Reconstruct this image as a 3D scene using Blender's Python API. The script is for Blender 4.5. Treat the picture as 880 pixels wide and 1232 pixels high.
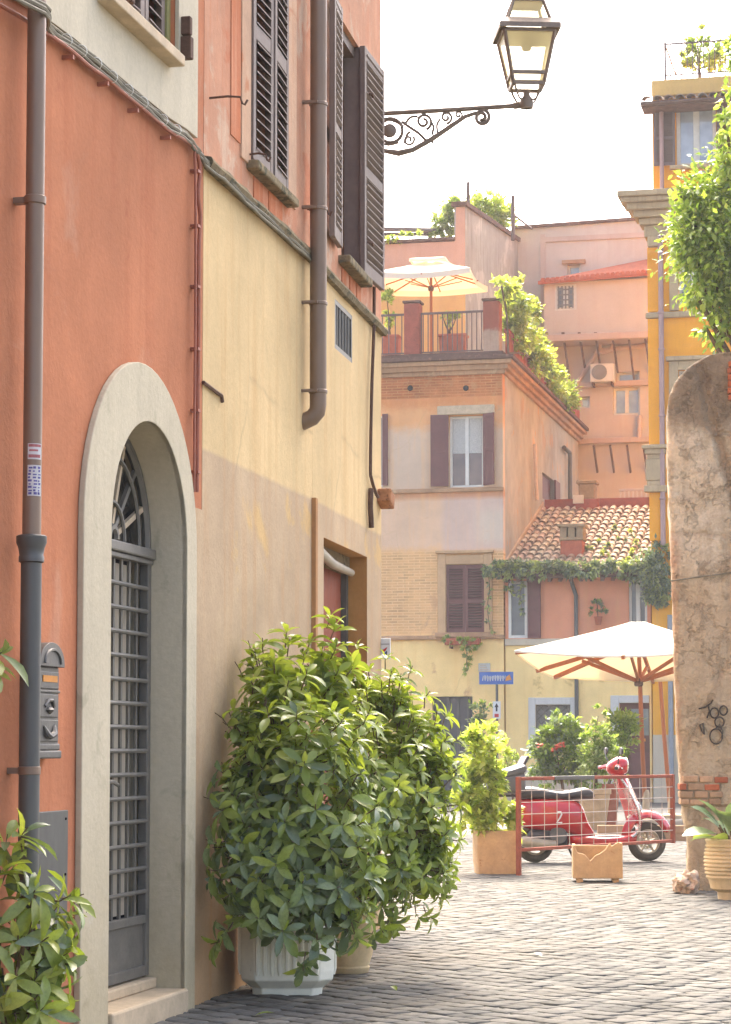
import bpy, bmesh, math, random
import numpy as np
from mathutils import Vector, Matrix, Euler, noise
from mathutils.geometry import tessellate_polygon
for o in list(bpy.data.objects): bpy.data.objects.remove(o)
sc = bpy.context.scene
COL = sc.collection
RN = random.Random(11)
PI = math.pi
# ------------------------------------------------------------------ camera
PW, PH = 880.0, 1232.0            # photograph pixels used as a measuring grid
FL = 2800.0                       # focal length in those pixels
HZ = 900.0                        # horizon row
HC = 1.25                         # eye height above the paving
PITCH = math.radians(4.0)
PPY = HZ - FL * math.tan(PITCH)
cd = bpy.data.cameras.new('camera'); cam = bpy.data.objects.new('camera', cd); COL.objects.link(cam)
cam.location = (0, 0, HC); cam.rotation_euler = (PI/2 + PITCH, 0, 0)
cd.sensor_fit = 'HORIZONTAL'; cd.sensor_width = 36; cd.lens = FL / PW * 36
cd.shift_y = (PPY - PH/2) / PW; cd.clip_end = 2000; cd.clip_start = .1
sc.camera = cam
# ------------------------------------------------------------------ light
SUN_EL, SUN_AZ = math.radians(50), math.radians(-4)      # azimuth from +Y, positive to the right
w = bpy.data.worlds.new('World'); sc.world = w; w.use_nodes = True
wn = w.node_tree; bg = wn.nodes['Background']
sky = wn.nodes.new('ShaderNodeTexSky'); sky.sky_type = 'NISHITA'; sky.sun_disc = False
sky.sun_elevation = SUN_EL; sky.sun_rotation = SUN_AZ
sky.air_density = 0.6; sky.dust_density = 7.0; sky.ozone_density = 0.0; sky.altitude = 0
wn.links.new(sky.outputs[0], bg.inputs[0]); bg.inputs[1].default_value = 0.15
sd = bpy.data.lights.new('sun', 'SUN'); sd.energy = 1.0; sd.angle = math.radians(10); sd.color = (1, .97, .92)
so = bpy.data.objects.new('sun', sd); COL.objects.link(so)
sv = Vector((math.sin(SUN_AZ)*math.cos(SUN_EL), math.cos(SUN_AZ)*math.cos(SUN_EL), math.sin(SUN_EL)))
so.rotation_euler = (-sv).to_track_quat('-Z', 'Y').to_euler(); so.location = (0, 20, 40)
vs = sc.view_settings; vs.view_transform = 'Standard'; vs.look = 'None'; vs.gamma = 1; vs.use_curve_mapping = False
vs.exposure = 2.72
sc.cycles.max_bounces = 8; sc.cycles.diffuse_bounces = 5; sc.cycles.transparent_max_bounces = 12
# ------------------------------------------------------------------ measuring helpers
CP, SP = math.cos(PITCH), math.sin(PITCH)
def ray(px, py):
    u, v = (px - PW/2)/FL, (PPY - py)/FL
    return Vector((u, CP - v*SP, SP + v*CP))
def P(px, py, Z):
    d = ray(px, py); return Vector((0, 0, HC)) + d*(Z/d.y)
def G(px, py, z=0.0):
    d = ray(px, py); return Vector((0, 0, HC)) + d*((z-HC)/d.z)
def vp(px):
    d = ray(px, HZ); return (d.x, d.y)
class Fr:
    """vertical plane: x along (to the right as seen from the street), y into the wall, z up"""
    def __init__(s, o, d):
        s.o = Vector((o[0], o[1], 0)); s.d = Vector((d[0], d[1], 0)).normalized()
        s.n = Vector((-s.d.y, s.d.x, 0))
        s.M = Matrix(((s.d.x, s.n.x, 0, s.o.x), (s.d.y, s.n.y, 0, s.o.y), (0, 0, 1, 0), (0, 0, 0, 1)))
    def at(s, px, py, y=0.0):
        d = ray(px, py); c = Vector((0, 0, HC))
        t = (y - (c - s.o).dot(s.n)) / d.dot(s.n); p = c + d*t
        return ((p - s.o).dot(s.d), p.z)
    def w(s, x, y, z): return s.M @ Vector((x, y, z))
    def off(s, y, x=0): return Fr(s.w(x, y, 0), s.d)
    def rect(s, a, b, c, d, y=0.0):
        """pixel box left, top, right, bottom at its mid lines -> x0,x1,z0,z1"""
        x0 = s.at(a, (b+d)/2, y)[0]; x1 = s.at(c, (b+d)/2, y)[0]
        z1 = s.at((a+c)/2, b, y)[1]; z0 = s.at((a+c)/2, d, y)[1]
        return x0, x1, z0, z1
# ------------------------------------------------------------------ mesh builder
class MB:
    def __init__(s): s.v = []; s.f = []; s.m = []; s.k = 0
    def add(s, vs, fs):
        o = len(s.v); s.v += [tuple(v) for v in vs]
        for f in fs: s.f.append(tuple(i+o for i in f)); s.m.append(s.k)
        return s
    def box(s, x0, x1, y0, y1, z0, z1, M=None):
        v = [Vector((x, y, z)) for z in (z0, z1) for y in (y0, y1) for x in (x0, x1)]
        if M is not None: v = [M @ q for q in v]
        return s.add(v, [(0,2,3,1), (4,5,7,6), (0,1,5,4), (2,6,7,3), (0,4,6,2), (1,3,7,5)])
    def bar(s, a, b, wx, wy=None, up=Vector((0,0,1))):
        """square-section bar from a to b"""
        a, b = Vector(a), Vector(b); wy = wy or wx; t = (b-a).normalized()
        if abs(t.dot(up)) > .98: up = Vector((1,0,0))
        r = t.cross(up).normalized(); u = r.cross(t)
        v = [p + r*sx*wx/2 + u*sy*wy/2 for p in (a, b) for sx, sy in ((-1,-1),(1,-1),(1,1),(-1,1))]
        return s.add(v, [(3,2,1,0), (4,5,6,7)] + [(i, (i+1)%4, 4+(i+1)%4, 4+i) for i in range(4)])
    def tube(s, pts, r, n=8, caps=True):
        pts = [Vector(p) for p in pts]; m = len(pts)
        rr = r if isinstance(r, (list, tuple)) else [r]*m
        up = Vector((0, 0, 1)); vs = []; fs = []
        t0 = (pts[1]-pts[0]).normalized()
        if abs(t0.dot(up)) > .9: up = Vector((0, 1, 0))
        a = t0.cross(up).normalized()
        for i, p in enumerate(pts):
            t = (pts[min(i+1, m-1)] - pts[max(i-1, 0)]).normalized()
            a = (a - t*a.dot(t)).normalized(); b = t.cross(a)
            vs += [p + (a*math.cos(2*PI*k/n) + b*math.sin(2*PI*k/n))*rr[i] for k in range(n)]
        for i in range(m-1):
            fs += [(i*n+k, i*n+(k+1)%n, (i+1)*n+(k+1)%n, (i+1)*n+k) for k in range(n)]
        if caps: fs += [tuple(range(n-1, -1, -1)), tuple(range((m-1)*n, m*n))]
        return s.add(vs, fs)
    def lathe(s, prof, n=24, c=(0,0,0), a0=0.0, sq=None):
        """profile [(r,z)]; sq: exponent for squarish sections"""
        vs = []; fs = []; m = len(prof)
        for r, z in prof:
            for k in range(n):
                a = a0 + 2*PI*k/n; ca, sa = math.cos(a), math.sin(a); q = 1.0
                if sq: q = 1/((abs(ca)**sq + abs(sa)**sq)**(1/sq))
                vs.append((c[0]+r*q*ca, c[1]+r*q*sa, c[2]+z))
        for i in range(m-1):
            fs += [(i*n+k, i*n+(k+1)%n, (i+1)*n+(k+1)%n, (i+1)*n+k) for k in range(n)]
        return s.add(vs, fs)
    def prism(s, poly, y0, y1, holes=()):
        """polygon in x,z (list) extruded from y0 to y1, with holes"""
        loops = [list(poly)] + [list(h) for h in holes]; flat = [p for l in loops for p in l]; n = len(flat)
        tri = tessellate_polygon([[Vector((p[0], p[1], 0)) for p in l] for l in loops])
        vs = [(p[0], y0, p[1]) for p in flat] + [(p[0], y1, p[1]) for p in flat]; fs = []
        for a, b, c in tri:
            ar = (flat[b][0]-flat[a][0])*(flat[c][1]-flat[a][1]) - (flat[c][0]-flat[a][0])*(flat[b][1]-flat[a][1])
            if ar < 0: b, c = c, b
            fs.append((a, b, c)); fs.append((a+n, c+n, b+n))
        o = 0
        for li, l in enumerate(loops):
            m = len(l); ar = sum(l[i][0]*l[(i+1)%m][1] - l[(i+1)%m][0]*l[i][1] for i in range(m))
            for i in range(m):
                a, b = o+i, o+(i+1)%m
                if (ar > 0) == (li == 0): fs.append((b, a, a+n, b+n))
                else: fs.append((a, b, b+n, a+n))
            o += m
        return s.add(vs, fs)
    def loft(s, rings, cap=True):
        n = len(rings[0]); vs = [p for r in rings for p in r]; fs = []
        for i in range(len(rings)-1):
            fs += [(i*n+k, i*n+(k+1)%n, (i+1)*n+(k+1)%n, (i+1)*n+k) for k in range(n)]
        if cap: fs += [tuple(range(n-1, -1, -1)), tuple(range((len(rings)-1)*n, len(rings)*n))]
        return s.add(vs, fs)
    def build(s, name, mat, parent=None, smooth=False, bevel=0, loc=None, rot=None, seg=2):
        me = bpy.data.meshes.new(name); me.from_pydata(s.v, [], s.f)
        for m_ in (mat if isinstance(mat, (list, tuple)) else [mat]): me.materials.append(m_)
        if isinstance(mat, (list, tuple)): me.polygons.foreach_set('material_index', s.m)
        if smooth:
            me.polygons.foreach_set('use_smooth', [True]*len(me.polygons))
            try: me.set_sharp_from_angle(angle=math.radians(42))
            except Exception: pass
        me.update()
        return mk(name, me, parent, loc, rot, bevel, seg)
def mk(name, me, parent=None, loc=None, rot=None, bevel=0, seg=2):
    o = bpy.data.objects.new(name, me); COL.objects.link(o)
    if parent is not None: o.parent = parent
    if loc is not None: o.location = loc
    if rot is not None: o.rotation_euler = rot
    if bevel:
        b = o.modifiers.new('bevel', 'BEVEL'); b.width = bevel; b.segments = seg; b.limit_method = 'ANGLE'; b.angle_limit = .6
    return o
def tag(o, label, cat, group=None):
    o['label'] = label; o['category'] = cat
    if group: o['group'] = group
    return o
def struct(o): o['kind'] = 'structure'; return o
def stuff(o): o['kind'] = 'stuff'; return o
def thing(name, label, cat, M=None, loc=None, rz=0, group=None):
    o = bpy.data.objects.new(name, None); COL.objects.link(o); o.empty_display_size = .1
    if M is not None: o.matrix_world = M
    else: o.location = loc or (0,0,0); o.rotation_euler = (0,0,rz)
    return tag(o, label, cat, group)
def Bx(name, mat, parent, *b, bevel=0, y=None): return MB().box(*b).build(name, mat, parent, bevel=bevel)
def rp(x0, x1, z0, z1): return [(x0, z0), (x1, z0), (x1, z1), (x0, z1)]
# ------------------------------------------------------------------ materials
def lin(c): c /= 255.0; return c/12.92 if c <= .04045 else ((c+.055)/1.055)**2.4
def C(r, g, b, k=.8): return (lin(r)*k, lin(g)*k*1.01, lin(b)*k*.93, 1)
class NT:
    def __init__(s, name):
        s.m = bpy.data.materials.new(name); s.m.use_nodes = True; s.t = s.m.node_tree
        s.b = s.t.nodes['Principled BSDF']; s.out = s.t.nodes['Material Output']
    def n(s, ty, ins=None, **kw):
        nd = s.t.nodes.new('ShaderNode' + ty)
        for k, v in kw.items(): setattr(nd, k, v)
        for k, v in (ins or {}).items(): s.set(nd.inputs[k], v)
        return nd
    def set(s, sock, v):
        if isinstance(v, bpy.types.NodeSocket): s.t.links.new(v, sock)
        else: sock.default_value = v
    def mix(s, f, a, b, mode='MIX'):
        nd = s.n('Mix', data_type='RGBA', blend_type=mode)
        s.set(nd.inputs[0], f); s.set(nd.inputs[6], a); s.set(nd.inputs[7], b); return nd.outputs[2]
    def math(s, op, a, b=0.0, c=None, clamp=False):
        nd = s.n('Math', operation=op, use_clamp=clamp); s.set(nd.inputs[0], a); s.set(nd.inputs[1], b)
        if c is not None: s.set(nd.inputs[2], c)
        return nd.outputs[0]
    def ramp(s, f, stops, interp='LINEAR'):
        nd = s.n('ValToRGB'); cr = nd.color_ramp; cr.interpolation = interp
        for i, (p, c) in enumerate(stops):
            e = cr.elements[i] if i < 2 else cr.elements.new(p)
            e.position = p; e.color = c if hasattr(c, '__len__') else (c, c, c, 1)
        s.set(nd.inputs[0], f); return nd.outputs[0]
    def noise(s, vec, scale, detail=5, rough=.55, dist=0.0):
        return s.n('TexNoise', {'Vector': vec, 'Scale': scale, 'Detail': detail, 'Roughness': rough, 'Distortion': dist}).outputs[0]
    def pos(s, scale=None, rnd=True):
        v = s.n('TexCoord').outputs['Object']
        if scale: v = s.n('Mapping', {'Vector': v, 'Scale': scale}).outputs[0]
        return v
    def bump(s, h, strength=.3, dist=.01, prev=None):
        ins = {'Strength': strength, 'Distance': dist, 'Height': h}
        if prev is not None: ins['Normal'] = prev
        return s.n('Bump', ins).outputs[0]
    def fin(s, col=None, rough=.8, normal=None, spec=.3, metal=0, **kw):
        if col is not None: s.set(s.b.inputs['Base Color'], col)
        s.set(s.b.inputs['Roughness'], rough); s.set(s.b.inputs['Specular IOR Level'], spec); s.set(s.b.inputs['Metallic'], metal)
        if normal is not None: s.set(s.b.inputs['Normal'], normal)
        for k, v in kw.items(): s.set(s.b.inputs[k], v)
        return s.m
def plaster(name, base, stain=None, mott=.16, streak=.25, sc_=1.0, zones=None, wob=.03, bump=.35, patch=None, crack=False, brick=None, grime=None, soft=.0012, regions=()):
    """lime plaster: colour zones by height, mottling, run-off streaks, worn patches, fine relief.
    zones [(z, colour)...] upwards; brick (z0,z1,colour) exposed brick bands"""
    t = NT(name); p = t.pos(); sp = t.n('SeparateXYZ', {0: p}); z = sp.outputs[2]
    big = t.noise(p, .9*sc_, 6, .6, .4); mid = t.noise(p, 3.3*sc_, 6, .65, .3); fine = t.noise(p, 38, 4, .6)
    st = t.noise(t.pos((5*sc_, 5*sc_, .35*sc_)), 1.6, 6, .62, .25)
    col = base
    if zones:
        zz = t.math('MULTIPLY_ADD', t.math('SUBTRACT', t.noise(p, 5, 4, .7), .5), wob, z)
        lo, hi = -.2, zones[-1][0] + 2.0
        f = t.n('MapRange', {0: zz, 1: lo, 2: hi, 3: 0.0, 4: 1.0}).outputs[0]
        stops = [(0, base)]; prev = base; e = soft
        for zb, c in zones:
            q = (zb-lo)/(hi-lo); stops += [(q-e, prev), (q+e, c)]; prev = c
        col = t.ramp(f, stops)
    for (rx0_, rx1_, rz0_, rz1_, rc_, rs_, rk_) in regions:      # hand-floated repair patches with soft wandering edges
        wx = t.math('MULTIPLY_ADD', t.math('SUBTRACT', mid, .5), rs_*2.5, sp.outputs[0]); wz = t.math('MULTIPLY_ADD', t.math('SUBTRACT', big, .5), rs_*2.5, z)
        def edge(v_, a_, b_): return t.math('MULTIPLY', t.n('MapRange', {0: v_, 1: a_-rs_, 2: a_+rs_, 3: 0., 4: 1.}).outputs[0], t.n('MapRange', {0: v_, 1: b_-rs_, 2: b_+rs_, 3: 1., 4: 0.}).outputs[0])
        col = t.mix(t.math('MULTIPLY', t.math('MULTIPLY', edge(wx, rx0_, rx1_), edge(wz, rz0_, rz1_)), rk_), col, rc_)
    if brick:
        bz0, bz1, bc, bm = brick
        v = t.n('CombineXYZ', {0: sp.outputs[0], 1: z, 2: 0.0}).outputs[0]
        bt = t.n('TexBrick', {'Vector': v, 'Color1': bc, 'Color2': tuple(q*.72 for q in bc[:3])+(1,), 'Mortar': bm, 'Scale': 1.0, 'Mortar Size': .011, 'Brick Width': .27, 'Row Height': .066, 'Mortar Smooth': .3})
        inb = t.math('MULTIPLY', t.n('MapRange', {0: z, 1: bz0-.15, 2: bz0+.15, 3: 0., 4: 1.}).outputs[0], t.n('MapRange', {0: z, 1: bz1-.1, 2: bz1+.1, 3: 1., 4: 0.}).outputs[0])
        worn = t.ramp(t.noise(p, 1.4, 5, .6), [(.35, 0.25), (.6, 1.0)])
        bf = t.math('MULTIPLY', inb, worn); col = t.mix(bf, col, bt.outputs[0])
    if patch:
        for i, (pc, s0, th) in enumerate(patch):
            pf = t.ramp(t.noise(t.n('Mapping', {'Vector': p, 'Location': (i*7.3, 2.1*i, i*3.7)}).outputs[0], s0, 7, .62, .5), [(th, 0), (th+.05, 1)])
            col = t.mix(t.math('MULTIPLY', pf, .8), col, pc)
    wide = t.noise(t.n('Mapping', {'Vector': p, 'Location': (4.2, 1.7, 9.1), 'Scale': (1.0, 1.0, .55)}).outputs[0], .45*sc_, 5, .6, .8)
    col = t.mix(1.0, col, t.ramp(wide, [(.3, 1-mott*.9), (.7, 1+mott*.5)]), 'MULTIPLY')
    col = t.mix(1.0, col, t.ramp(big, [(.25, 1-mott*1.3), (.75, 1+mott*.5)]), 'MULTIPLY')
    col = t.mix(1.0, col, t.ramp(mid, [(.2, 1-mott*.8), (.8, 1+mott*.35)]), 'MULTIPLY')
    if stain is not None:
        col = t.mix(t.math('MULTIPLY', t.ramp(st, [(.5, 0), (.78, 1)]), streak), col, stain)
    if grime is not None:
        gf = t.math('MULTIPLY', t.n('MapRange', {0: t.math('MULTIPLY_ADD', mid, 1.0, z), 1: grime[1], 2: grime[2], 3: 1., 4: 0.}).outputs[0], grime[3])
        col = t.mix(gf, col, grime[0])
    col = t.mix(1.0, col, t.ramp(fine, [(.3, .94), (.7, 1.04)]), 'MULTIPLY')
    h = t.math('ADD', t.math('MULTIPLY', mid, .9), t.math('MULTIPLY', fine, .25))
    if brick: h = t.math('SUBTRACT', h, t.math('MULTIPLY', bt.outputs[1], t.math('MULTIPLY', bf, .8)))
    nb = t.bump(h, bump, .02)
    if crack:
        vo = t.n('TexVoronoi', {'Vector': t.n('Mapping', {'Vector': t.mix(.12, p, t.n('TexNoise', {'Vector': p, 'Scale': 2.5, 'Detail': 4}).outputs[1]), 'Scale': (.55, .55, .4)}).outputs[0], 'Scale': 1.0}, feature='DISTANCE_TO_EDGE').outputs[0]
        cf = t.math('MULTIPLY', t.ramp(vo, [(0, 1), (.006, 0)]), t.ramp(big, [(.5, 0), (.62, 1)]))
        col = t.mix(t.math('MULTIPLY', cf, .3), col, tuple(q*.45 for q in (base[:3]))+(1,))
    return t.fin(col, .92, nb, .15)
def paint(name, c, rough=.6, spec=.35, var=.14, scale=6, bump=.12, metal=0, worn=None, wth=.62, stretch=(1,1,1), rnd=0.0):
    t = NT(name); p = t.pos(stretch); a = t.noise(p, scale, 6, .62, .3); b = t.noise(p, scale*7, 4, .6)
    col = t.mix(1.0, c, t.ramp(a, [(.25, 1-var*1.2), (.75, 1+var*.7)]), 'MULTIPLY')
    col = t.mix(1.0, col, t.ramp(b, [(.3, 1-var*.4), (.7, 1+var*.3)]), 'MULTIPLY')
    if rnd: 
        r_ = t.n('ObjectInfo').outputs['Random']
        col = t.mix(1.0, col, t.ramp(r_, [(0, 1-rnd), (1, 1+rnd*.6)]), 'MULTIPLY')
    if worn is not None: col = t.mix(t.ramp(t.noise(p, scale*1.6, 7, .68, .6), [(wth, 0), (wth+.06, 1)]), col, worn)
    return t.fin(col, t.ramp(b, [(.3, max(rough-.08, .03)), (.7, min(rough+.1, 1))]), t.bump(t.math('ADD', a, t.math('MULTIPLY', b, .4)), bump, .006), spec, metal)
def leafmat(name, c0, c1, c2=None, trans=.4, rough=.42, tint=(1.15, 1.2, .55)):
    """leaf: colour varies from leaf to leaf, light passes through"""
    t = NT(name); isl = t.n('NewGeometry').outputs['Random Per Island']; obr = t.n('ObjectInfo').outputs['Random']
    r_ = t.math('FRACT', t.math('MULTIPLY_ADD', obr, 3.77, isl))
    stops = [(0, c0), (1, c1)] if c2 is None else [(0, c0), (.5, c1), (1, c2)]
    col = t.ramp(r_, stops)
    col = t.mix(1.0, col, t.ramp(t.noise(t.n('TexCoord').outputs['Object'], 9, 3), [(.3, .82), (.7, 1.12)]), 'MULTIPLY')
    t.fin(col, rough, None, .5)
    tr = t.n('BsdfTranslucent', {'Color': t.mix(1.0, col, tint+(1,), 'MULTIPLY')})
    ms = t.n('MixShader', {0: trans}); t.t.links.new(t.b.outputs[0], ms.inputs[1]); t.t.links.new(tr.outputs[0], ms.inputs[2])
    t.t.links.new(ms.outputs[0], t.out.inputs[0]); return t.m
def glassmat(name, c, rough=.06, alpha=None):
    t = NT(name); a = t.noise(t.pos(), 1.7, 3)
    col = t.mix(1.0, c, t.ramp(a, [(.3, .7), (.7, 1.3)]), 'MULTIPLY')
    return t.fin(col, rough, t.bump(a, .05, .01), .8)
# ================================================================== frames of the place
J0 = G(240, 1207)                                   # foot of the seam between red and yellow house
W1 = Fr(J0, vp(1100)); W2 = Fr(J0, vp(1022))
s2 = W2.at(376, 700)[0]; W3 = Fr(W2.w(s2, 0, 0), vp(945)); s3 = W3.at(459, 600)[0]
CK = Fr(P(606, 700, 55), (Vector(vp(1100)).y, -Vector(vp(1100)).x)) # front plane of the houses across the square
SD = Fr(CK.o, vp(1100))                             # receding flank of the terrace house
# ================================================================== materials
m_cream = C(222, 214, 198)
M_red = plaster('red_plaster', C(214, 138, 100), C(174, 96, 66), .2, .5, .8, patch=[(C(216, 154, 122), .8, .58), (C(196, 116, 84), 1.9, .64)], bump=.45, grime=(C(176, 112, 84), -.2, 1.6, .35))
M_white = plaster('white_plaster', C(226, 212, 188), C(160, 150, 132), .1, .3, .9)
M_sur = plaster('surround_plaster', C(221, 206, 180), C(160, 146, 122), .1, .25, 1.2, patch=[(C(196, 184, 158), 2.2, .6), (C(226, 216, 196), 5.0, .66)], grime=(C(186, 164, 122), .1, 1.7, .6))
zc = W2.at(300, 245)[1]; zb = W2.at(300, 565)[1]
M_yel = plaster('yellow_plaster', C(219, 188, 154), C(206, 148, 90), .17, .5, 1.0, zones=[(zb, C(240, 207, 156, .84)), (zc+.02, C(222, 158, 124))], patch=[(C(236, 194, 134, .84), 1.1, .62)], crack=True, grime=(C(196, 142, 84), .1, 1.9, .55))
M_upper = plaster('peeling_salmon_plaster', C(224, 164, 132), C(206, 116, 76), .2, .75, 1.3, patch=[(C(216, 138, 102), 1.6, .55), (C(228, 194, 168), 2.3, .55), (C(204, 122, 88), 2.0, .68)], crack=True)
M_ochre_rev = plaster('ochre_reveal', C(206, 150, 88), C(170, 110, 60), .12, .3)
M_trav = paint('travertine', C(214, 190, 160), .75, .2, .2, 9, .3, worn=C(160, 130, 100), wth=.66)
M_gate = paint('gate_iron', C(128, 122, 114), .5, .45, .16, 9, .15, .3)
M_pipe_b = paint('brown_pipe', C(146, 122, 104), .45, .4, .14, 2.5, .1, .35, worn=C(146, 126, 112), wth=.7, stretch=(1, 1, .3))
M_pipe_g = paint('grey_iron_pipe', C(104, 102, 98), .5, .4, .14, 3, .12, .3, stretch=(1, 1, .4))
M_conduit = paint('red_conduit', C(178, 110, 86), .6, .3, .2, 8, .15)
M_cable = paint('grey_cable', C(136, 128, 110), .7, .2, .25, 12, .3)
M_shut = paint('grey_brown_shutter', C(136, 118, 108), .62, .3, .16, 5, .2, worn=C(160, 120, 92), wth=.72)
M_shutb = paint('brown_shutter', C(122, 78, 74), .6, .3, .14, 4, .1)
M_olive = paint('olive_window_frame', C(150, 146, 92), .6, .3, .16, 7, .15)
M_ledge = paint('mossy_ledge', C(150, 132, 104), .95, .1, .35, 9, .6, worn=C(96, 92, 76), wth=.52)
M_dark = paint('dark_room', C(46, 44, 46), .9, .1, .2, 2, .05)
M_beige = paint('cream_curtain', C(196, 182, 162), .5, .4, .12, 2, .05, stretch=(3, 3, .3))
M_rust = paint('rusty_iron', C(112, 84, 70), .8, .2, .3, 20, .3)
M_iron = paint('lamp_iron', C(150, 134, 120), .6, .35, .2, 16, .25, .3)
M_doorred = paint('red_brown_door', C(156, 82, 56), .6, .3, .12, 3, .1, stretch=(4, 4, .4))
M_glass = glassmat('window_glass', C(122, 128, 132, .6))
M_wframe = paint('white_window_paint', C(232, 228, 220), .5, .35, .08, 8, .08)
M_stick = paint('paper_sticker', C(226, 220, 220), .6, .2, .1, 30, .05)
M_stickp = paint('sticker_print', C(120, 110, 170), .6, .2, .4, 60, .05)
M_stickr = paint('sticker_print_red', C(196, 120, 120), .6, .2, .3, 60, .05)
M_orange_pl = paint('orange_plate', C(220, 140, 40), .5, .3, .15, 40, .05)
# ================================================================== ground
tg = NT('paving'); pg = tg.n('NewGeometry').outputs['Position']; rot = tg.n('Mapping', {'Vector': pg, 'Rotation': (0, 0, math.radians(48))}).outputs[0]
bt = tg.n('TexBrick', {'Vector': rot, 'Color1': C(101, 99, 95), 'Color2': C(91, 89, 86), 'Mortar': C(74, 71, 67), 'Scale': 1.0, 'Brick Width': .17, 'Row Height': .17, 'Mortar Size': .014}, offset=.5)
gc = tg.mix(1.0, bt.outputs[0], tg.ramp(tg.noise(pg, .7, 5), [(.3, .8), (.7, 1.1)]), 'MULTIPLY')
M_ground = tg.fin(gc, .8, tg.bump(bt.outputs[1], -.3, .01), .3)
ts = NT('basalt_sett'); pz = ts.n('NewGeometry'); rr_ = ts.math('FRACT', ts.math('MULTIPLY_ADD', ts.n('ObjectInfo').outputs['Random'], 5.3, pz.outputs['Random Per Island']))
scol = ts.ramp(rr_, [(0, C(90, 89, 87)), (.5, C(105, 103, 101)), (1, C(122, 119, 115))])
scol = ts.mix(1.0, scol, ts.ramp(ts.noise(pz.outputs['Position'], 24, 5, .65), [(.3, .75), (.7, 1.15)]), 'MULTIPLY')
scol = ts.mix(ts.ramp(ts.noise(pz.outputs['Position'], .55, 5, .6), [(.45, 0), (.75, .55)]), scol, C(128, 119, 108))
M_sett = ts.fin(scol, ts.ramp(ts.noise(pz.outputs['Position'], 8, 3), [(.3, .6), (.7, .85)]), ts.bump(ts.noise(pz.outputs['Position'], 55, 4, .6), .35, .006), .03)
gr = MB(); gr.add([(-120, -60, -.009), (120, -60, -.009), (120, 220, -.009), (-120, 220, -.009)], [(0, 1, 2, 3)])
ground = struct(gr.build('ground', M_ground))
def sett_verts(a):
    h = a/2; q = h*.80
    b = [(x, y, -.05) for x, y in ((-h, -h), (h, -h), (h, h), (-h, h))]
    m = [(x, y, -.0045) for x, y in ((-h, -h), (h, -h), (h, h), (-h, h))]
    t_ = [(x*.86, y*.86, -.001) for x, y in ((-h, -h), (h, -h), (h, h), (-h, h))]
    f = [(0,1,5,4), (1,2,6,5), (2,3,7,6), (3,0,4,7), (4,5,9,8), (5,6,10,9), (6,7,11,10), (7,4,8,11), (8,9,12), (9,10,12), (10,11,12), (11,8,12)]
    return b + m + t_ + [(0, 0, .001)], f
SA = .138; svt, sft = sett_verts(SA - .014)
sme = bpy.data.meshes.new('sett'); sme.from_pydata(svt, [], sft); sme.materials.append(M_sett)
sme.polygons.foreach_set('use_smooth', [True]*len(sme.polygons))
stones = []
a48 = math.radians(50); ux = Vector((math.cos(a48), -math.sin(a48))); uy = Vector((math.sin(a48), math.cos(a48)))
rg = random.Random(3)
for i in range(-235, 235):
    for j in range(-20, 400):
        wv = .25*math.sin(j*.09+i*.02)                       # the courses wander a little
        c = ux*(i*SA + (SA/2 if j % 2 else 0) + rg.uniform(-.012, .012)) + uy*((j + wv)*SA)
        c.y += .05*math.sin(c.x*1.9); 
        if not (9.6 < c.y < 34 and abs(c.x) < .165*c.y + .5): continue
        if c.y < 16.6 and c.x < J0.x + (c.y-J0.y)*.2 - .35: continue
        stones.append((c.x, c.y, rg.uniform(-.003, .003), rg.uniform(-.07, .07) - a48, rg.uniform(-.022, .022), rg.uniform(-.022, .022), rg.uniform(.92, 1.05), rg.uniform(.9, 1.04)))
def inview(c):
    px = PW/2 + FL*c[0]/c[1]; py = HZ + FL*HC/c[1]; return 470 - (1232-py)*.0 < px < 885 and py < 1234
near = sorted([s_ for s_ in stones if inview(s_)], key=lambda q: q[1])[:300]; ns = set(map(id, near))
def smat(s_): return Matrix.Translation((s_[0], s_[1], s_[2])) @ Euler((s_[4], s_[5], s_[3])).to_matrix().to_4x4() @ Matrix.Diagonal((s_[6], s_[7], 1, 1))
for s_ in near:
    o = mk('sett', sme, ground); o.matrix_basis = smat(s_)
def bulk(name, mats, V, Fc, matl, parent=None, smooth=True, mat_idx=None):
    """join many copies of one small template into one mesh"""
    V = np.array(V, dtype=np.float64); A = np.array([[list(r) for r in m] for m in mats]); n, k = len(mats), len(V)
    W_ = np.einsum('nij,kj->nki', A[:, :3, :3], V) + A[:, None, :3, 3]
    vs_ = W_.reshape(-1, 3).tolist(); fs_ = []
    for i in range(n): fs_ += [tuple(q + i*k for q in f) for f in Fc]
    me = bpy.data.meshes.new(name); me.from_pydata(vs_, [], fs_)
    for q in (matl if isinstance(matl, (list, tuple)) else [matl]): me.materials.append(q)
    if mat_idx is not None: me.polygons.foreach_set('material_index', np.repeat(mat_idx, len(Fc)).tolist())
    if smooth: me.polygons.foreach_set('use_smooth', [True]*len(me.polygons))
    return mk(name, me, parent)
stuff(bulk('setts', [smat(s_) for s_ in stones if id(s_) not in ns], svt, sft, M_sett, ground))
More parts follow.
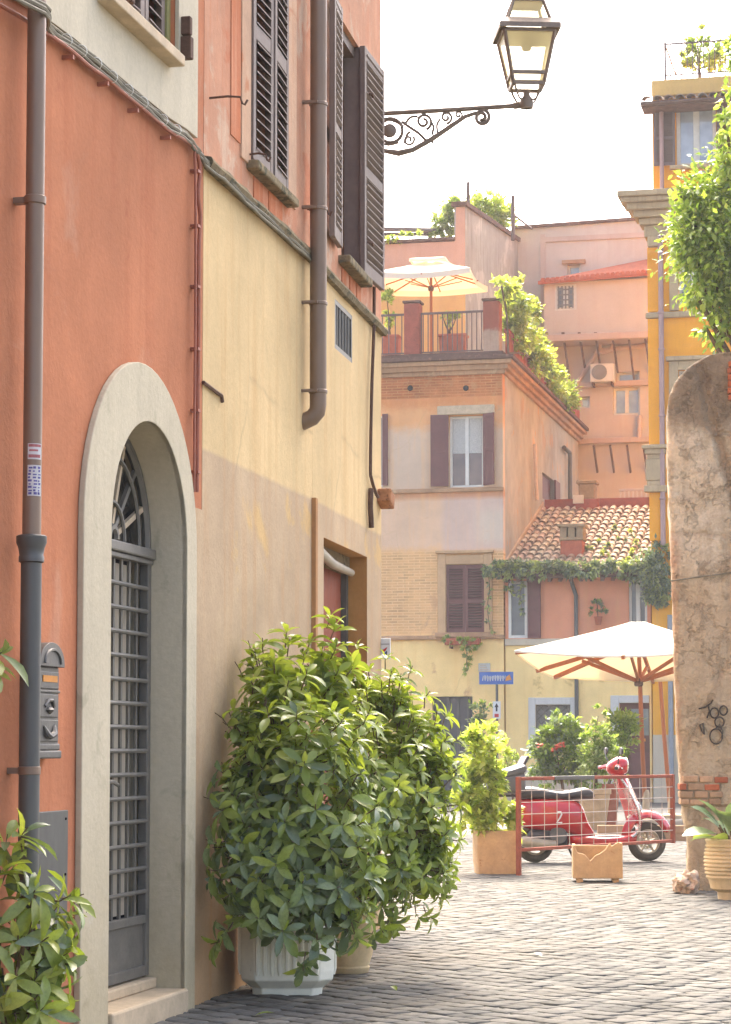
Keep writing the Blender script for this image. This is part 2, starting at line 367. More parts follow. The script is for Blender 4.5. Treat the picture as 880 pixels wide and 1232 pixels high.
# ================================================================== shared window pieces
def shutter(parent, name, x, z0, z1, wd, y=0.0, ang=0.0, right=False, mat=None, slats='parts', pitch=.052, rails=(.5,), st=.055, t=.036, label=None, tilt=38):
    """louvred leaf hinged at x; right=True hangs from its right edge"""
    mat = mat or M_shut; sg = -1 if right else 1; h = z1 - z0; rl = .085
    m = MB(); xs = sorted((0, sg*wd))
    m.box(xs[0], xs[0]+st, -t/2, t/2, 0, h); m.box(xs[1]-st, xs[1], -t/2, t/2, 0, h)
    cuts = [0] + [h*q for q in rails] + [h]
    for i, c in enumerate(cuts):
        a, b = (c, c+rl) if i == 0 else ((c-rl, c) if i == len(cuts)-1 else (c-rl/2, c+rl/2))
        m.box(xs[0]+st, xs[1]-st, -t/2+.002, t/2-.002, a, b)
    o = m.build(name, mat, parent, bevel=.004, loc=(x, y, z0), rot=(0, 0, (ang if right else -ang)))
    if label: o['label'] = label
    if slats is None:
        MB().box(xs[0]+st, xs[1]-st, -.006, .006, rl*.5, h-rl*.5).build('panel', mat, o); return o
    sw = wd - 2*st; dm = .058 if slats == 'parts' else pitch*1.15; ca, sa = math.cos(math.radians(tilt)), math.sin(math.radians(tilt))
    vs_ = [(xx, yy*ca - zz*sa*0 + 0, -(-yy)*sa*1 + zz) for zz in (-.004, .004) for yy in (-dm/2, dm/2) for xx in (0, sw)]
    fs_ = [(0,2,3,1), (4,5,7,6), (0,1,5,4), (2,6,7,3), (0,4,6,2), (1,3,7,5)]
    zs = []
    for a, b in zip(cuts[:-1], cuts[1:]):
        k = max(1, int((b-a-rl)/pitch)); zs += [a + rl*.5 + (b-a-rl)*(i+.5)/k + (rl*.25 if a == 0 else 0) for i in range(k)]
    if slats == 'parts':
        me = bpy.data.meshes.new('slat'); me.from_pydata(vs_, [], fs_); me.materials.append(mat)
        for zz in zs: mk('slat', me, o, (xs[0]+st, RN.uniform(-.002, .002), zz), (RN.uniform(-.07, .07), RN.uniform(-.006, .006), 0))
    else:
        stuff(bulk('slats', [Matrix.Translation((xs[0]+st, 0, zz)) for zz in zs], vs_, fs_, mat, o, False))
    return o
def casement(parent, x0, x1, z0, z1, y=.12, n=2, fw=.05, fm=None, pm=None, mid=None, curtain=None):
    """glazed window: frame part with a pane sub-part for every light"""
    fm = fm or M_wframe; pm = pm or M_glass; m = MB(); t = .06
    m.box(x0, x0+fw, y, y+t, z0, z1); m.box(x1-fw, x1, y, y+t, z0, z1)
    m.box(x0+fw, x1-fw, y+.002, y+t, z0, z0+fw); m.box(x0+fw, x1-fw, y+.002, y+t, z1-fw, z1)
    xs = [x0+fw + (x1-x0-2*fw)*i/n for i in range(n+1)]
    for q in xs[1:-1]: m.box(q-fw*.8, q+fw*.8, y-.012, y+t-.01, z0+fw, z1-fw)
    if mid:
        zm = z0 + (z1-z0)*mid
        for a, b in zip(xs[:-1], xs[1:]): m.box(a+.02, b-.02, y+.004, y+t-.012, zm-fw*.35, zm+fw*.35)
    o = m.build('window', fm, parent, bevel=.004)
    for a, b in zip(xs[:-1], xs[1:]):
        Bx('pane', pm, o, a+.005, b-.005, y+.035, y+.043, z0+fw*.6, z1-fw*.6)
        if curtain: Bx('curtain', M_lace, o, a+.01, b-.01, y+.022, y+.028, z0+(z1-z0)*curtain, z1-fw*.6)
    return o
def bracket_hook(parent, fr, px, py, ln=.16):
    x, z = fr.at(px, py); MB().tube([(x, .02, z), (x, -ln*.6, z+.005), (x+.01, -ln, z+.0), (x+.02, -ln*1.05, z-.03), (x+.03, -ln*1.12, z-.035), (x+.035, -ln*1.2, z-.01)], .006, 6).build('hook', M_rust, parent, True)
TOPZ = 9.2
# ================================================================== red house
red = thing('red_house', 'red plastered house with arched iron gated doorway and white upper storey', 'house', W1.M)
xl = -4.6
zs_ = W1.at(155, 656, .17)[1]; ax0 = W1.at(127, 652)[0]; ax1 = W1.at(218.6, 652)[0]; ox0 = W1.at(101, 652, -.03)[0]; ox1 = W1.at(237.5, 652, -.03)[0]
acx = (ax0+ax1)/2; ar = (ax1-ax0)/2; ocx = (ox0+ox1)/2; orr = (ox1-ox0)/2
def arch(x0, x1, zb_, zsp, n=28):
    c, r_ = (x0+x1)/2, (x1-x0)/2
    return [(x0, zb_), (x1, zb_)] + [(c + r_*math.cos(PI*i/n), zsp + r_*math.sin(PI*i/n)) for i in range(n+1)]
def wy(px, py): return W1.at(px, py)
wl, wr, wz0 = W1.at(146, 60)[0], W1.at(210, 60)[0], (W1.at(148, 22)[1] + W1.at(211, 78)[1])/2
win0 = rp(wl, wr, wz0, wz0+1.5)
MB().prism(rp(xl, -.005, -.06, TOPZ), 0, .6, [arch(ax0-.02, ax1+.02, .004, zs_), win0]).build('wall', M_red, red)
Bx('rear_block', M_red, red, xl, -.005, .602, 5, -.06, TOPZ-.02)
# white upper plaster, a little proud, its lower edge wandering
lowpx = [(-40, -52), (20, -2), (60, 24), (90, 46), (130, 80), (170, 113), (205, 142), (225, 155), (238, 166)]
low = [W1.at(a, b, -.022) for a, b in lowpx]; xr_ = low[-1][0]
MB().prism([(xl, low[0][1])] + low[1:] + [(xr_, TOPZ-.01), (xl, TOPZ-.01)], -.022, -.002, [win0]).build('upper_plaster', M_white, red, bevel=.004)
MB().prism(rp(xl, -.004, TOPZ, TOPZ+.14), -.4, 4.8).build('eaves', M_ledge, red)
# window with closed louvred shutters in an olive frame
m = MB(); fw = .05
m.box(wl, wl+fw, .02, .09, wz0, wz0+1.5); m.box(wr-fw, wr, .02, .09, wz0, wz0+1.5); m.box(wl+fw, wr-fw, .022, .09, wz0, wz0+.05); m.box(wl+fw, wr-fw, .022, .09, wz0+1.45, wz0+1.5)
wo = m.build('window', M_olive, red, bevel=.004)
Bx('pane', M_dark, wo, wl+.01, wr-.01, .13, .14, wz0, wz0+1.49)
wm = (wl+wr)/2
shutter(red, 'shutter', wl+fw+.002, wz0+.052, wz0+1.45, wm-wl-fw-.006, .05, .04, False, M_shut, 'parts', .06, (.62,))
shutter(red, 'shutter', wr-fw-.002, wz0+.052, wz0+1.45, wr-wm-fw-.006, .05, .04, True, M_shut, 'parts', .06, (.62,))
Bx('sill', M_trav, red, W1.at(137, 20, -.1)[0], W1.at(223, 96, -.1)[0], -.10, .02, wz0-.055, wz0-.003, bevel=.006)
for sgn, xx in ((0, wl-.05), (1, wr+.05)):
    MB().box(xx-.025, xx+.025, -.075, -.02, wz0+.04, wz0+.15).box(xx-.02, xx+.02, -.07, -.02, wz0+.16, wz0+.25).build('shutter_catch', M_rust, red, bevel=.006)
# door surround and recess
MB().prism(arch(ox0, ox1, -.06, zs_), -.03, -.001, [arch(ax0, ax1, -.03, zs_)]).build('door_surround', M_sur, red, bevel=.006)
RV = .17
MB().box(ox1-.004, .012, -.005, .001, -.05, W1.at(238, 612)[1]).build('seam_plaster', M_yel, red)
n = 28; aa = arch(ax0, ax1, -.05, zs_); vsr = []
for a, b in aa: vsr += [(a, -.028, b), (a, RV+.2, b)]
k = len(aa); m = MB(); m.add(vsr, [(2*i, 2*i+1, 2*((i+1) % k)+1, 2*((i+1) % k)) for i in range(1, k)])
m.build('door_reveal', M_sur, red, True)
hs = .105
Bx('doorstep', M_trav, red, ax0+.002, ax1-.002, -.05, RV+.18, -.05, hs, bevel=.012)
Bx('door_sill', M_trav, red, ax0+.003, ax1-.003, RV-.06, RV+.17, hs+.001, hs+.05, bevel=.008)
# gate
gt = MB(); gy = RV; gz0 = hs+.06; fwd = .05
x0, x1 = ax0+.004, ax1-.004
gt.box(x0, x0+fwd, gy-.02, gy+.025, gz0, zs_-.05); gt.box(x1-fwd, x1, gy-.02, gy+.025, gz0, zs_-.05)
xm = (x0+x1)/2 - .12
gt.box(x0+fwd, x1-fwd, gy-.018, gy+.023, gz0, gz0+.05)
gate = gt.build('gate', M_gate, red, bevel=.004)
zk = gz0 + .05; pl = .2
Bx('kick_plate', M_gate, gate, x0+fwd, x1-fwd, gy-.004, gy+.01, gz0+.05, gz0+.05+pl)
Bx('kick_rail', M_gate, gate, x0+fwd, x1-fwd, gy-.02, gy+.02, gz0+.05+pl, gz0+.09+pl, bevel=.004)
Bx('transom', M_gate, gate, x0, x1, gy-.045, gy+.03, zs_-.05, zs_+.0, bevel=.008)
Bx('transom', M_gate, gate, x0, x1, gy-.03, gy+.02, zs_-.075, zs_-.052, bevel=.004)
zt0 = gz0+.09+pl; nh = 15
for i in range(1, nh):
    z = zt0 + (zs_-.08-zt0)*i/nh
    m = MB(); m.tube([(x0+fwd-.005, gy-.012, z), (x1-fwd+.005, gy-.012, z)], .011, 8); m.build('bar', M_gate, gate, True)
nv = 9
for i in range(1, nv):
    x = x0 + fwd + (x1-x0-2*fwd)*i/nv
    wdt = .022 if i != 3 else .045
    Bx('bar', M_gate, gate, x-wdt/2, x+wdt/2, gy-.002, gy+.01, zt0-.005, zs_-.074)
Bx('door_panel', M_dark, red, x0, x1, gy+.1, gy+.12, gz0, zs_-.05)
Bx('glass_panel', M_beige, gate, x0+fwd, x1-fwd-.16, gy+.035, gy+.045, zt0+.01, zs_-.09)
xh = x0+.30; zh = W1.at(137, 945, gy)[1]
m = MB(); m.box(xh-.03, xh+.03, gy-.035, gy-.014, zh-.14, zh+.13); hd = m.build('lock_plate', M_gate, gate, bevel=.012)
MB().tube([(xh, gy-.03, zh+.02), (xh, gy-.08, zh+.02), (xh+.06, gy-.085, zh+.02), (xh+.13, gy-.082, zh+.005)], .01, 8).build('handle', M_gate, hd, True)
MB().tube([(x0+.2, gy-.03, gz0+.02), (x0+.2, gy-.035, gz0+.2), (x0+.22, gy-.035, gz0+.235), (x0+.25, gy-.035, gz0+.22), (x0+.25, gy-.035, gz0+.19), (x0+.225, gy-.035, gz0+.185)], .009, 6).build('drop_bolt', M_gate, gate, True)
# fanlight
fan = MB()
def arcpts(c, r_, z, y, n=22, a0=0, a1=PI): return [(c + r_*math.cos(a0+(a1-a0)*i/n), y, z + r_*math.sin(a0+(a1-a0)*i/n)) for i in range(n+1)]
fan.tube(arcpts(acx, ar-.02, zs_, gy), .022, 6)
fo = fan.build('fanlight', M_gate, red, True)
for rr in (.32, .72): MB().tube(arcpts(acx, ar*rr, zs_+.01, gy-.005), .011, 6).build('ring', M_gate, fo, True)
for i in range(1, 8):
    a = PI*i/8
    MB().bar((acx + ar*.12*math.cos(a), gy+.01, zs_ + ar*.12*math.sin(a)), (acx + (ar-.02)*math.cos(a), gy+.01, zs_ + (ar-.02)*math.sin(a)), .026, .02, up=Vector((0,1,0))).build('spoke', M_trav if i % 2 else M_gate, fo)
MB().tube(arcpts(acx, ar*.1, zs_+.01, gy-.005, 12), .02, 6).build('hub', M_gate, fo, True)
MB().prism(arch(ax0+.01, ax1-.01, zs_, zs_+.001), gy+.05, gy+.056).build('glass', glassmat('fan_glass', C(84, 80, 74, .7), .12), fo)
# drainpipe
def pipe_x(fr, px, py, y): return fr.at(px, py, y)[0]
yp = -.085; xp = pipe_x(W1, 38.5, 600, yp); zj = W1.at(38, 650, yp)[1]
m = MB(); m.tube([(xp, yp, zj-.02), (xp, yp, TOPZ)], .037, 20); dp = m.build('drainpipe', M_pipe_b, red, True)
MB().tube([(xp, yp, -.05), (xp, yp, zj-.02)], .041, 20).build('iron_pipe', M_pipe_g, dp, True)
MB().lathe([(.042, -.09), (.05, -.085), (.05, -.065), (.047, -.06), (.052, -.03), (.06, -.01), (.06, .015), (.052, .02), (.037, .022)], 24, (xp, yp, zj)).build('collar', M_pipe_g, dp, True)
for zz in (W1.at(44, 242, yp)[1], zj-.9, zj+3.2):
    MB().lathe([(.038, -.018), (.044, -.014), (.044, .014), (.038, .018)], 20, (xp, yp, zz)).box(xp-.02, xp+.02, yp+.02, .01, zz-.012, zz+.012).build('pipe_clip', M_pipe_b, dp, True)
def pipe_sticker(za, zb2, mt, nm, rows):
    cl0 = W1.M.inverted() @ Vector((0, 0, HC)); base = math.atan2(cl0.y-yp, cl0.x-xp) + .35
    m = MB(); n = 10; a0, a1 = base-.85, base+.75
    def strip(a, b, z0, z1, r_):
        return [(xp + r_*math.cos(a+(b-a)*i/6), yp + r_*math.sin(a+(b-a)*i/6), z) for z in (z0, z1) for i in range(7)]
    ff = [(i, i+1, 8+i, 7+i) for i in range(6)]
    m.add(strip(a0, a1, za, zb2, .0377), ff); o = m.build(nm, M_stick, dp, True)
    m = MB(); rs = random.Random(nm)
    for (c0, c1, z0, z1) in rows: m.add(strip(a0+(a1-a0)*c0, a0+(a1-a0)*c1, za+(zb2-za)*z0, za+(zb2-za)*z1, .0381), ff)
    m.build('print', mt, o, True); return o
z1, z0 = W1.at(40, 535, yp)[1], W1.at(40, 554, yp)[1]
pipe_sticker(z0, z1, M_stickr, 'sticker', [(.05, .95, .78, .95), (.1, .7, .5, .62), (.05, .9, .1, .3)])
z1, z0 = W1.at(40, 561, yp)[1], W1.at(40, 598, yp)[1]
rs = random.Random(5); rows = []
for i in range(9):
    for c in (0, 1, 2): 
        a = c*.33 + rs.uniform(.02, .08); rows.append((a, min(a + rs.uniform(.12, .26), .97), .04+i*.105, .04+i*.105+rs.uniform(.04, .085)))
pipe_sticker(z0, z1, M_stickp, 'sticker', rows)
# steel meter cover low on the wall
x0, z1 = W1.at(34, 978); x1 = W1.at(79, 978)[0]; z0 = W1.at(60, 1150)[1]
mc = Bx('meter_cover', M_pipe_g, red, x0, x1, -.012, .01, z0, z1, bevel=.003)
for a in (.08, .92):
    for b in (.06, .55, .94): MB().lathe([(.006, 0), (.005, .004), (0, .005)], 8).build('screw', M_dark, mc, loc=(x0+(x1-x0)*a, -.013, z0+(z1-z0)*b), rot=(PI/2, 0, 0))
# wall cable bundle and conduit (run over both houses)
def wallpts(fr, pts, y): return [fr.w(fr.at(a, b, y)[0], y, fr.at(a, b, y)[1]) for a, b in pts]
def smooth_pts(p, n=4, jit=0):
    out = []
    for i in range(len(p)-1):
        a, b, c, d = p[max(i-1, 0)], p[i], p[i+1], p[min(i+2, len(p)-1)]
        for k in range(n):
            t = k/n; q = .5*((2*b) + (c-a)*t + (2*a-5*b+4*c-d)*t*t + (3*b-a-3*c+d)*t**3)
            if jit: q = q + Vector((RN.uniform(-jit, jit), 0, RN.uniform(-jit, jit)))
            out.append(q)
    return out + [p[-1]]
cb = thing('cable_bundle', 'bundle of grey cables strapped along the edge of the white plaster', 'cable', loc=W1.w(0, -.03, zc))
iv = Matrix.Translation(-cb.location)
for kk, (dy, dz, r_) in enumerate(((-.022, 0, .012), (-.032, -.017, .009), (-.022, .016, .008))):
    pts = [(-30, -22), (25, 12), (60, 34), (100, 62), (150, 105), (185, 134), (205, 152), (225, 164), (240, 184), (250, 198)]
    p = wallpts(W1, [(a, b) for a, b in pts], dy); p = [q + Vector((0, 0, dz)) for q in p]
    p[1] += -W1.n*.1; p[0] += -W1.n*.02
    p2 = wallpts(W2, [(275, 220), (305, 250), (345, 285), (374, 312)], dy-.012); p2 = [q + Vector((0, 0, dz+.01)) for q in p2]
    MB().tube([iv @ q for q in smooth_pts(p+p2, 4, .004)], r_, 7).build('cable', M_cable, cb, True)
for a, b in ((80, 48), (98, 61), (116, 76), (135, 92), (154, 108), (172, 123), (196, 144), (212, 156)):
    q = iv @ wallpts(W1, [(a, b)], -.04)[0]; MB().lathe([(.026, -.005), (.028, 0), (.026, .005)], 10).build('strap', M_wframe, cb, loc=q, rot=(0, PI/2-.3, math.atan2(W1.d.y, W1.d.x)))
cd_ = thing('conduit', 'thin reddish pipe following the white plaster then dropping down the house seam', 'pipe', loc=W1.w(0, -.03, W1.at(238, 590)[1]))
iv = Matrix.Translation(-cd_.location)
pts = [(-20, -6), (25, 20), (60, 42), (85, 60), (108, 80), (130, 95), (150, 113), (170, 129), (190, 146), (205, 158), (222, 168), (232, 176), (238, 187), (240.5, 205), (238.5, 235), (241, 262), (239.5, 300), (239, 400), (238, 500), (237, 592)]
MB().tube([iv @ q for q in smooth_pts(wallpts(W1, pts, -.03), 5)], .010, 8).build('pipe', M_conduit, cd_, True)
MB().tube([iv @ q for q in smooth_pts(wallpts(W1, [(234.5, 182), (235.5, 260), (235, 400), (233.5, 592)], -.03), 4)], .007, 6).build('pipe', M_conduit, cd_, True)
for a, b in ((86, 66), (128, 98), (164, 130), (203, 163)): MB().box(-.008, .008, -.01, .045, -.018, .0).build('pipe_clip', M_conduit, cd_, loc=iv @ wallpts(W1, [(a, b)], -.04)[0], rot=(0, 0, math.atan2(W1.d.y, W1.d.x)))
for b in (206, 272, 345, 420, 494, 568): MB().box(-.022, .018, -.012, .03, -.007, .007).build('pipe_clip', M_conduit, cd_, loc=iv @ wallpts(W1, [(237.5, b)], -.03)[0], rot=(0, 0, math.atan2(W1.d.y, W1.d.x)))
# ------------------------------------------------------------------ letter box
lx0, lz0 = W1.at(46, 913, -.07); lx1 = W1.at(73, 912, -.07)[0]; lz1 = W1.at(60, 802, -.07)[1]; lw = lx1-lx0; lh = lz1-lz0
M_lb = paint('cast_letterbox', C(112, 108, 104), .5, .45, .16, 14, .3, .4)
lb = thing('letter_box', 'dark cast metal letter box with arched hood beside the drainpipe', 'letter box', W1.M @ Matrix.Translation((lx0, 0, lz0)))
d = .06
Bx('body', M_lb, lb, 0, lw, -d, .002, .03, lh, bevel=.006)
Bx('base', M_lb, lb, -.008, lw+.008, -d-.012, .001, 0, .032, bevel=.006); Bx('base_moulding', M_lb, lb, -.004, lw+.004, -d-.006, .001, .033, .06, bevel=.006)
MB().prism([(-.012, lh)] + [(lw/2 + (lw/2+.012)*math.cos(a), lh + .012 + .085*math.sin(a)) for a in [PI*i/16 for i in range(16, -1, -1)]][::-1][::-1] + [(lw+.012, lh)], -d-.02, .001).build('hood', M_lb, lb, True, bevel=.005)
MB().tube([(lw/2 + (lw/2-.035)*math.cos(a), -d-.022, lh + .012 + .055*math.sin(a)) for a in [PI*i/12 for i in range(13)]], .007, 6).build('hood_moulding', M_lb, lb, True)
fl = Bx('slot_flap', M_lb, lb, .02, lw-.02, -d-.008, -d+.001, lh-.09, lh-.02, bevel=.004); Bx('name_plate', M_orange_pl, fl, .045, lw-.045, -d-.011, -d-.007, lh-.062, lh-.036)
Bx('raised_band', M_lb, lb, .004, lw-.004, -d-.008, -d+.001, lh-.105, lh-.094, bevel=.003)
Bx('door', M_lb, lb, .018, lw-.018, -d-.006, -d+.001, .165, lh-.11, bevel=.003)
m = MB()
for q in range(9):
    t = q/8; m.lathe([(0, -.014), (.014+.008*math.sin(t*PI), 0), (0, .014)], 8, (lw/2 + .012*math.sin(t*9), -d-.006, .19 + t*(lh-.36)))
m.tube([(lw/2-.05, -d-.006, lh-.16), (lw/2-.02, -d-.012, lh-.135), (lw/2+.02, -d-.012, lh-.135), (lw/2+.05, -d-.006, lh-.16)], .008, 6); m.build('relief', M_lb, lb, True)
Bx('lower_panel', M_lb, lb, .018, lw-.018, -d-.006, -d+.001, .068, .155, bevel=.003)
MB().tube([(lw/2-.06, -d-.006, .13), (lw/2-.04, -d-.014, .1), (lw/2, -d-.014, .088), (lw/2+.04, -d-.014, .1), (lw/2+.06, -d-.006, .135)], [.006, .014, .012, .014, .005], 7).build('horn_relief', M_lb, lb, True)
for xx in (-.01, lw+.01):
    for zz in (lh-.16, lh-.19): MB().lathe([(0, -.012), (.012, 0), (0, .012)], 8, (xx, -d*.7, zz)).build('knob', M_lb, lb, True)
# ================================================================== yellow house
yel = thing('yellow_house', 'yellow house with salmon upper storey, grey brown shutters and drainpipe', 'house', W2.M)
h1 = (W2.at(300, 200)[0], W2.at(343, 220)[0], (W2.at(301, 196)[1] + W2.at(344, 238)[1])/2); H1 = rp(h1[0], h1[1], h1[2], h1[2]+1.75)
sj = s2
MB().prism(rp(.005, sj, zc+.04, TOPZ+.3), 0, .4, [H1]).build('upper_wall', M_upper, yel)
MB().prism(rp(.005, sj, -.06, zc+.04), 0, .402).build('wall', M_yel, yel)
T3 = W2.M.inverted() @ W3.M
def in3(mb): mb.v = [tuple(T3 @ Vector(v)) for v in mb.v]; return mb
dx0, dx1 = W3.at(389.6, 720)[0], W3.at(442, 720)[0]; dz1 = (W3.at(389.6, 647)[1] + W3.at(442, 669.6)[1])/2
bx0, bx1 = W3.at(403, 395)[0], W3.at(424, 405)[0]; bz1, bz0 = W3.at(403, 359)[1], W3.at(424, 437)[1]
vx0, vx1 = W3.at(411, 180)[0], W3.at(434, 190)[0]; vz0 = (W3.at(411, 312)[1]+W3.at(434, 334)[1])/2; vz1 = (W3.at(412, 22)[1]+W3.at(433, 60)[1])/2
holes_low = [rp(dx0, dx1, -.055, dz1), rp(bx0, bx1, bz0, bz1)]; holes_up = [rp(vx0, vx1, vz0, vz1)]
zc3 = W3.at(430, 370)[1]
o = MB().prism(rp(.001, s3, -.06, zc3), 0, .4, holes_low).build('wall', M_yel, yel, loc=T3.translation, rot=T3.to_euler())
o = MB().prism(rp(.001, s3, zc3, TOPZ+.3), 0, .4, holes_up).build('upper_wall', M_upper, yel, loc=T3.translation, rot=T3.to_euler())
def put3(o): o.matrix_basis = T3 @ o.matrix_basis; return o
put3(Bx('rear_block', M_yel, yel, -sj-.3, s3-.002, .45, 6, -.06, TOPZ+.2))
put3(Bx('end_wall', M_yel, yel, s3-.4, s3-.001, .401, 6.2, -.06, TOPZ+.25))
# ledges under the upper storey
def ledge(fr, x0, x1, z, M_, n=14):
    m = MB(); ring = []
    for i in range(n+1):
        x = x0 + (x1-x0)*i/n; j = RN.uniform(-.006, .006)
        ring.append([(x, -.035+j, z-.028+RN.uniform(-.005, .005)), (x, -.05+j, z+.004), (x, -.038+j, z+.03+RN.uniform(-.006, .006)), (x, .01, z+.04), (x, .01, z-.03)])
    m.loft(ring); return m.build('ledge', M_, yel)
ledge(W2, .01, sj-.005, zc, M_ledge); put3(ledge(W3, .01, s3-.002, zc3, M_ledge))
# window with closed shutters
wmid = (h1[0]+h1[1])/2; hz0 = h1[2]
Bx('pane', M_dark, yel, h1[0]-.02, h1[1]+.02, .2, .21, hz0, hz0+1.75)
lwid = (h1[1]-h1[0])/2 - .004
shutter(yel, 'shutter', h1[0]+.002, hz0+.02, hz0+1.74, lwid, -.005, .03, False, M_shut, 'parts', .05, (.42,))
shutter(yel, 'shutter', h1[1]-.002, hz0+.02, hz0+1.74, lwid, -.005, .05, True, M_shut, 'parts', .05, (.42,))
Bx('sill', M_ledge, yel, h1[0]-.06, h1[1]+.07, -.07, .05, hz0-.05, hz0, bevel=.01)
M_band = plaster('pale_window_band', C(228, 186, 156), C(210, 140, 100), .16, .6, 1.6, patch=[(C(216, 140, 100), 2.6, .6)])
M_or = plaster('orange_patch', C(214, 130, 90), C(230, 180, 150), .16, .5, 2.0)
for a, b in ((h1[0]-.2, h1[0]-.005), (h1[1]+.005, h1[1]+.24)):
    Bx('window_band', M_band, yel, a, b, -.012, .002, hz0-.02, TOPZ-.5, bevel=.003)
Bx('orange_strip', M_or, yel, h1[0]-.4, h1[0]-.203, -.006, .002, hz0+.05, TOPZ-.5)
for a, b in ((.1, .34), (.52, .9)):
    Bx('orange_patch', M_or, yel, h1[0]+(h1[1]-h1[0])*a, h1[0]+(h1[1]-h1[0])*b, -.006, .002, zc+.045, hz0-.055)
bracket_hook(yel, W2, 252, 118); bracket_hook(yel, W2, 298, 186, .1); bracket_hook(yel, W2, 370, 252, .12)
# second drainpipe
yp = -.085; xp2 = W2.at(383, 400, yp)[0]; ze = W2.at(384, 488, yp)[1]
m = MB(); m.tube([(xp2, yp, TOPZ), (xp2, yp, ze), (xp2-.0, yp+.006, ze-.04), (xp2-.005, yp+.035, ze-.075), (xp2-.01, yp+.09, ze-.1), (xp2-.01, yp+.16, ze-.11)], .05, 18)
d2 = m.build('drainpipe', M_pipe_b, yel, True)
for yy in (126, 252, 366, 472):
    zz = W2.at(384, yy, yp)[1]; MB().lathe([(.052, -.012), (.056, -.008), (.056, .008), (.052, .012)], 18, (xp2, yp, zz)).box(xp2-.075, xp2-.04, yp-.01, .01, zz-.008, zz+.008).build('pipe_clip', M_pipe_b, d2, True)
zt_ = W2.at(378, 600)[1]
Bx('corner_strip', paint('brown_strip', C(190, 138, 92), .8, .2), yel, sj-.025, sj+.03, -.028, .02, .0, zt_, bevel=.004)
# second window: open shutters
put3(Bx('window_frame', M_shut, yel, vx0, vx0+.06, .03, .1, vz0, vz1)); put3(Bx('window_frame', M_shut, yel, vx1-.07, vx1, -.03, .1, vz0, vz1)); put3(Bx('window_frame', M_shut, yel, vx0+.06, vx1-.07, .032, .1, vz1-.07, vz1))
put3(Bx('inner_leaf', M_doorred, yel, vx0+.06, vx1-.07, .12, .14, vz0, vz1-.07))
def shut3(name, x, wd, ang, right):
    o = shutter(yel, name, x, vz0+.02, vz1-.0, wd, -.03, ang, right, M_shut, 'parts', .05, (.45,)); put3(o)
shut3('shutter', W3.at(410.5, 170, -.035)[0], W3.at(410.5, 170, -.035)[0]-W3.at(397.5, 160, -.035)[0], PI*.985, False); shut3('shutter', W3.at(437, 200, -.035)[0], W3.at(456, 210, -.035)[0]-W3.at(437, 200, -.035)[0], PI*.985, True)
put3(Bx('sill', M_ledge, yel, vx0-.1, vx1+.03, -.08, .05, vz0-.055, vz0, bevel=.01))
for zz in (vz0+.25, vz1-.3): put3(MB().tube([(vx1-.01, -.03, zz), (vx1+.03, -.075, zz), (vx1+.09, -.07, zz)], .012, 6).build('hinge', M_rust, yel, True))
for a, b in ((.0, .22), (.4, .62), (.75, .98)): put3(Bx('orange_patch', M_or, yel, vx0+(vx1-vx0)*a, vx0+(vx1-vx0)*b, -.006, .002, zc3+.045, vz0-.06))
# barred window
put3(Bx('window_recess', M_dark, yel, bx0-.02, bx1+.02, .18, .2, bz0-.02, bz1+.02))
m = MB(); m.box(bx0, bx0+.03, .0, .03, bz0, bz1); m.box(bx1-.03, bx1, .0, .03, bz0, bz1); m.box(bx0+.03, bx1-.03, .001, .03, bz0, bz0+.03); m.box(bx0+.03, bx1-.03, .001, .03, bz1-.03, bz1); gf_ = put3(m.build('window_grille', M_gate, yel))
for i in range(1, 6): x = bx0 + (bx1-bx0)*i/6; MB().tube([(x, .012, bz0+.02), (x, .012, bz1-.02)], .011, 6).build('bar', M_gate, gf_, True)
# doorway
put3(Bx('reveal', M_ochre_rev, yel, dx1-.001, dx1+.04, .003, .3, -.05, dz1+.02)); put3(Bx('reveal', M_ochre_rev, yel, dx0-.03, dx1+.03, .004, .3, dz1-.001, dz1+.03))
dr = put3(Bx('door', M_doorred, yel, dx0+.0, dx1-.0, .17, .2, -.05, dz1-.12)); put3(Bx('door_frame', M_pipe_g, yel, dx1-.07, dx1-.005, .13, .169, -.05, dz1-.12)); put3(Bx('door_head', M_ledge, yel, dx0, dx1, .12, .2, dz1-.118, dz1-.002))
a_, b_ = (dx0+.02, -.0+.06, dz1-.06), (dx1-.05, .1, dz1-.11)
put3(MB().tube([a_, ((a_[0]+b_[0])/2, .09, dz1-.105), b_], [.035, .03, .025], 10).build('rolled_blind', M_beige, yel, True))
# cable and junction box near the corner
jb = thing('junction_box', 'rusty junction box with dangling cables on the house corner', 'junction box', W3.M @ Matrix.Translation((*W3.at(456, 600)[:1], 0, W3.at(456, 600)[1])))
MB().box(-.08, .09, -.1, .0, -.05, .05).build('box', paint('rusty_box', C(190, 130, 90), .8, .2, .3, 18, .4, worn=C(120, 80, 60), wth=.55), jb, bevel=.012, rot=(0, .25, 0))
q = lambda a, b, y=-.025: (W3.at(a, b, y)[0]-W3.at(456, 600)[0], y, W3.at(a, b, y)[1]-W3.at(456, 600)[1])
MB().tube(smooth_pts([Vector(q(*p_)) for p_ in ((450.5, 345), (450, 400), (447.5, 470), (446, 560), (447, 575), (452, 592), (455, 598))], 4), .012, 6).build('cable', M_rust, jb, True)
MB().tube(smooth_pts([Vector(q(*p_)) for p_ in ((446.5, 588), (446, 610), (447, 635))], 4, .006), .02, 6).build('cable', M_rust, jb, True)
# eave glimpsed past the corner
put3(MB().box(s3-.3, s3+.16, 1.2, 5.8, W3.at(462, 98, 1.2)[1], W3.at(462, 88, 1.2)[1]).build('string_course', M_ledge, yel, bevel=.01))
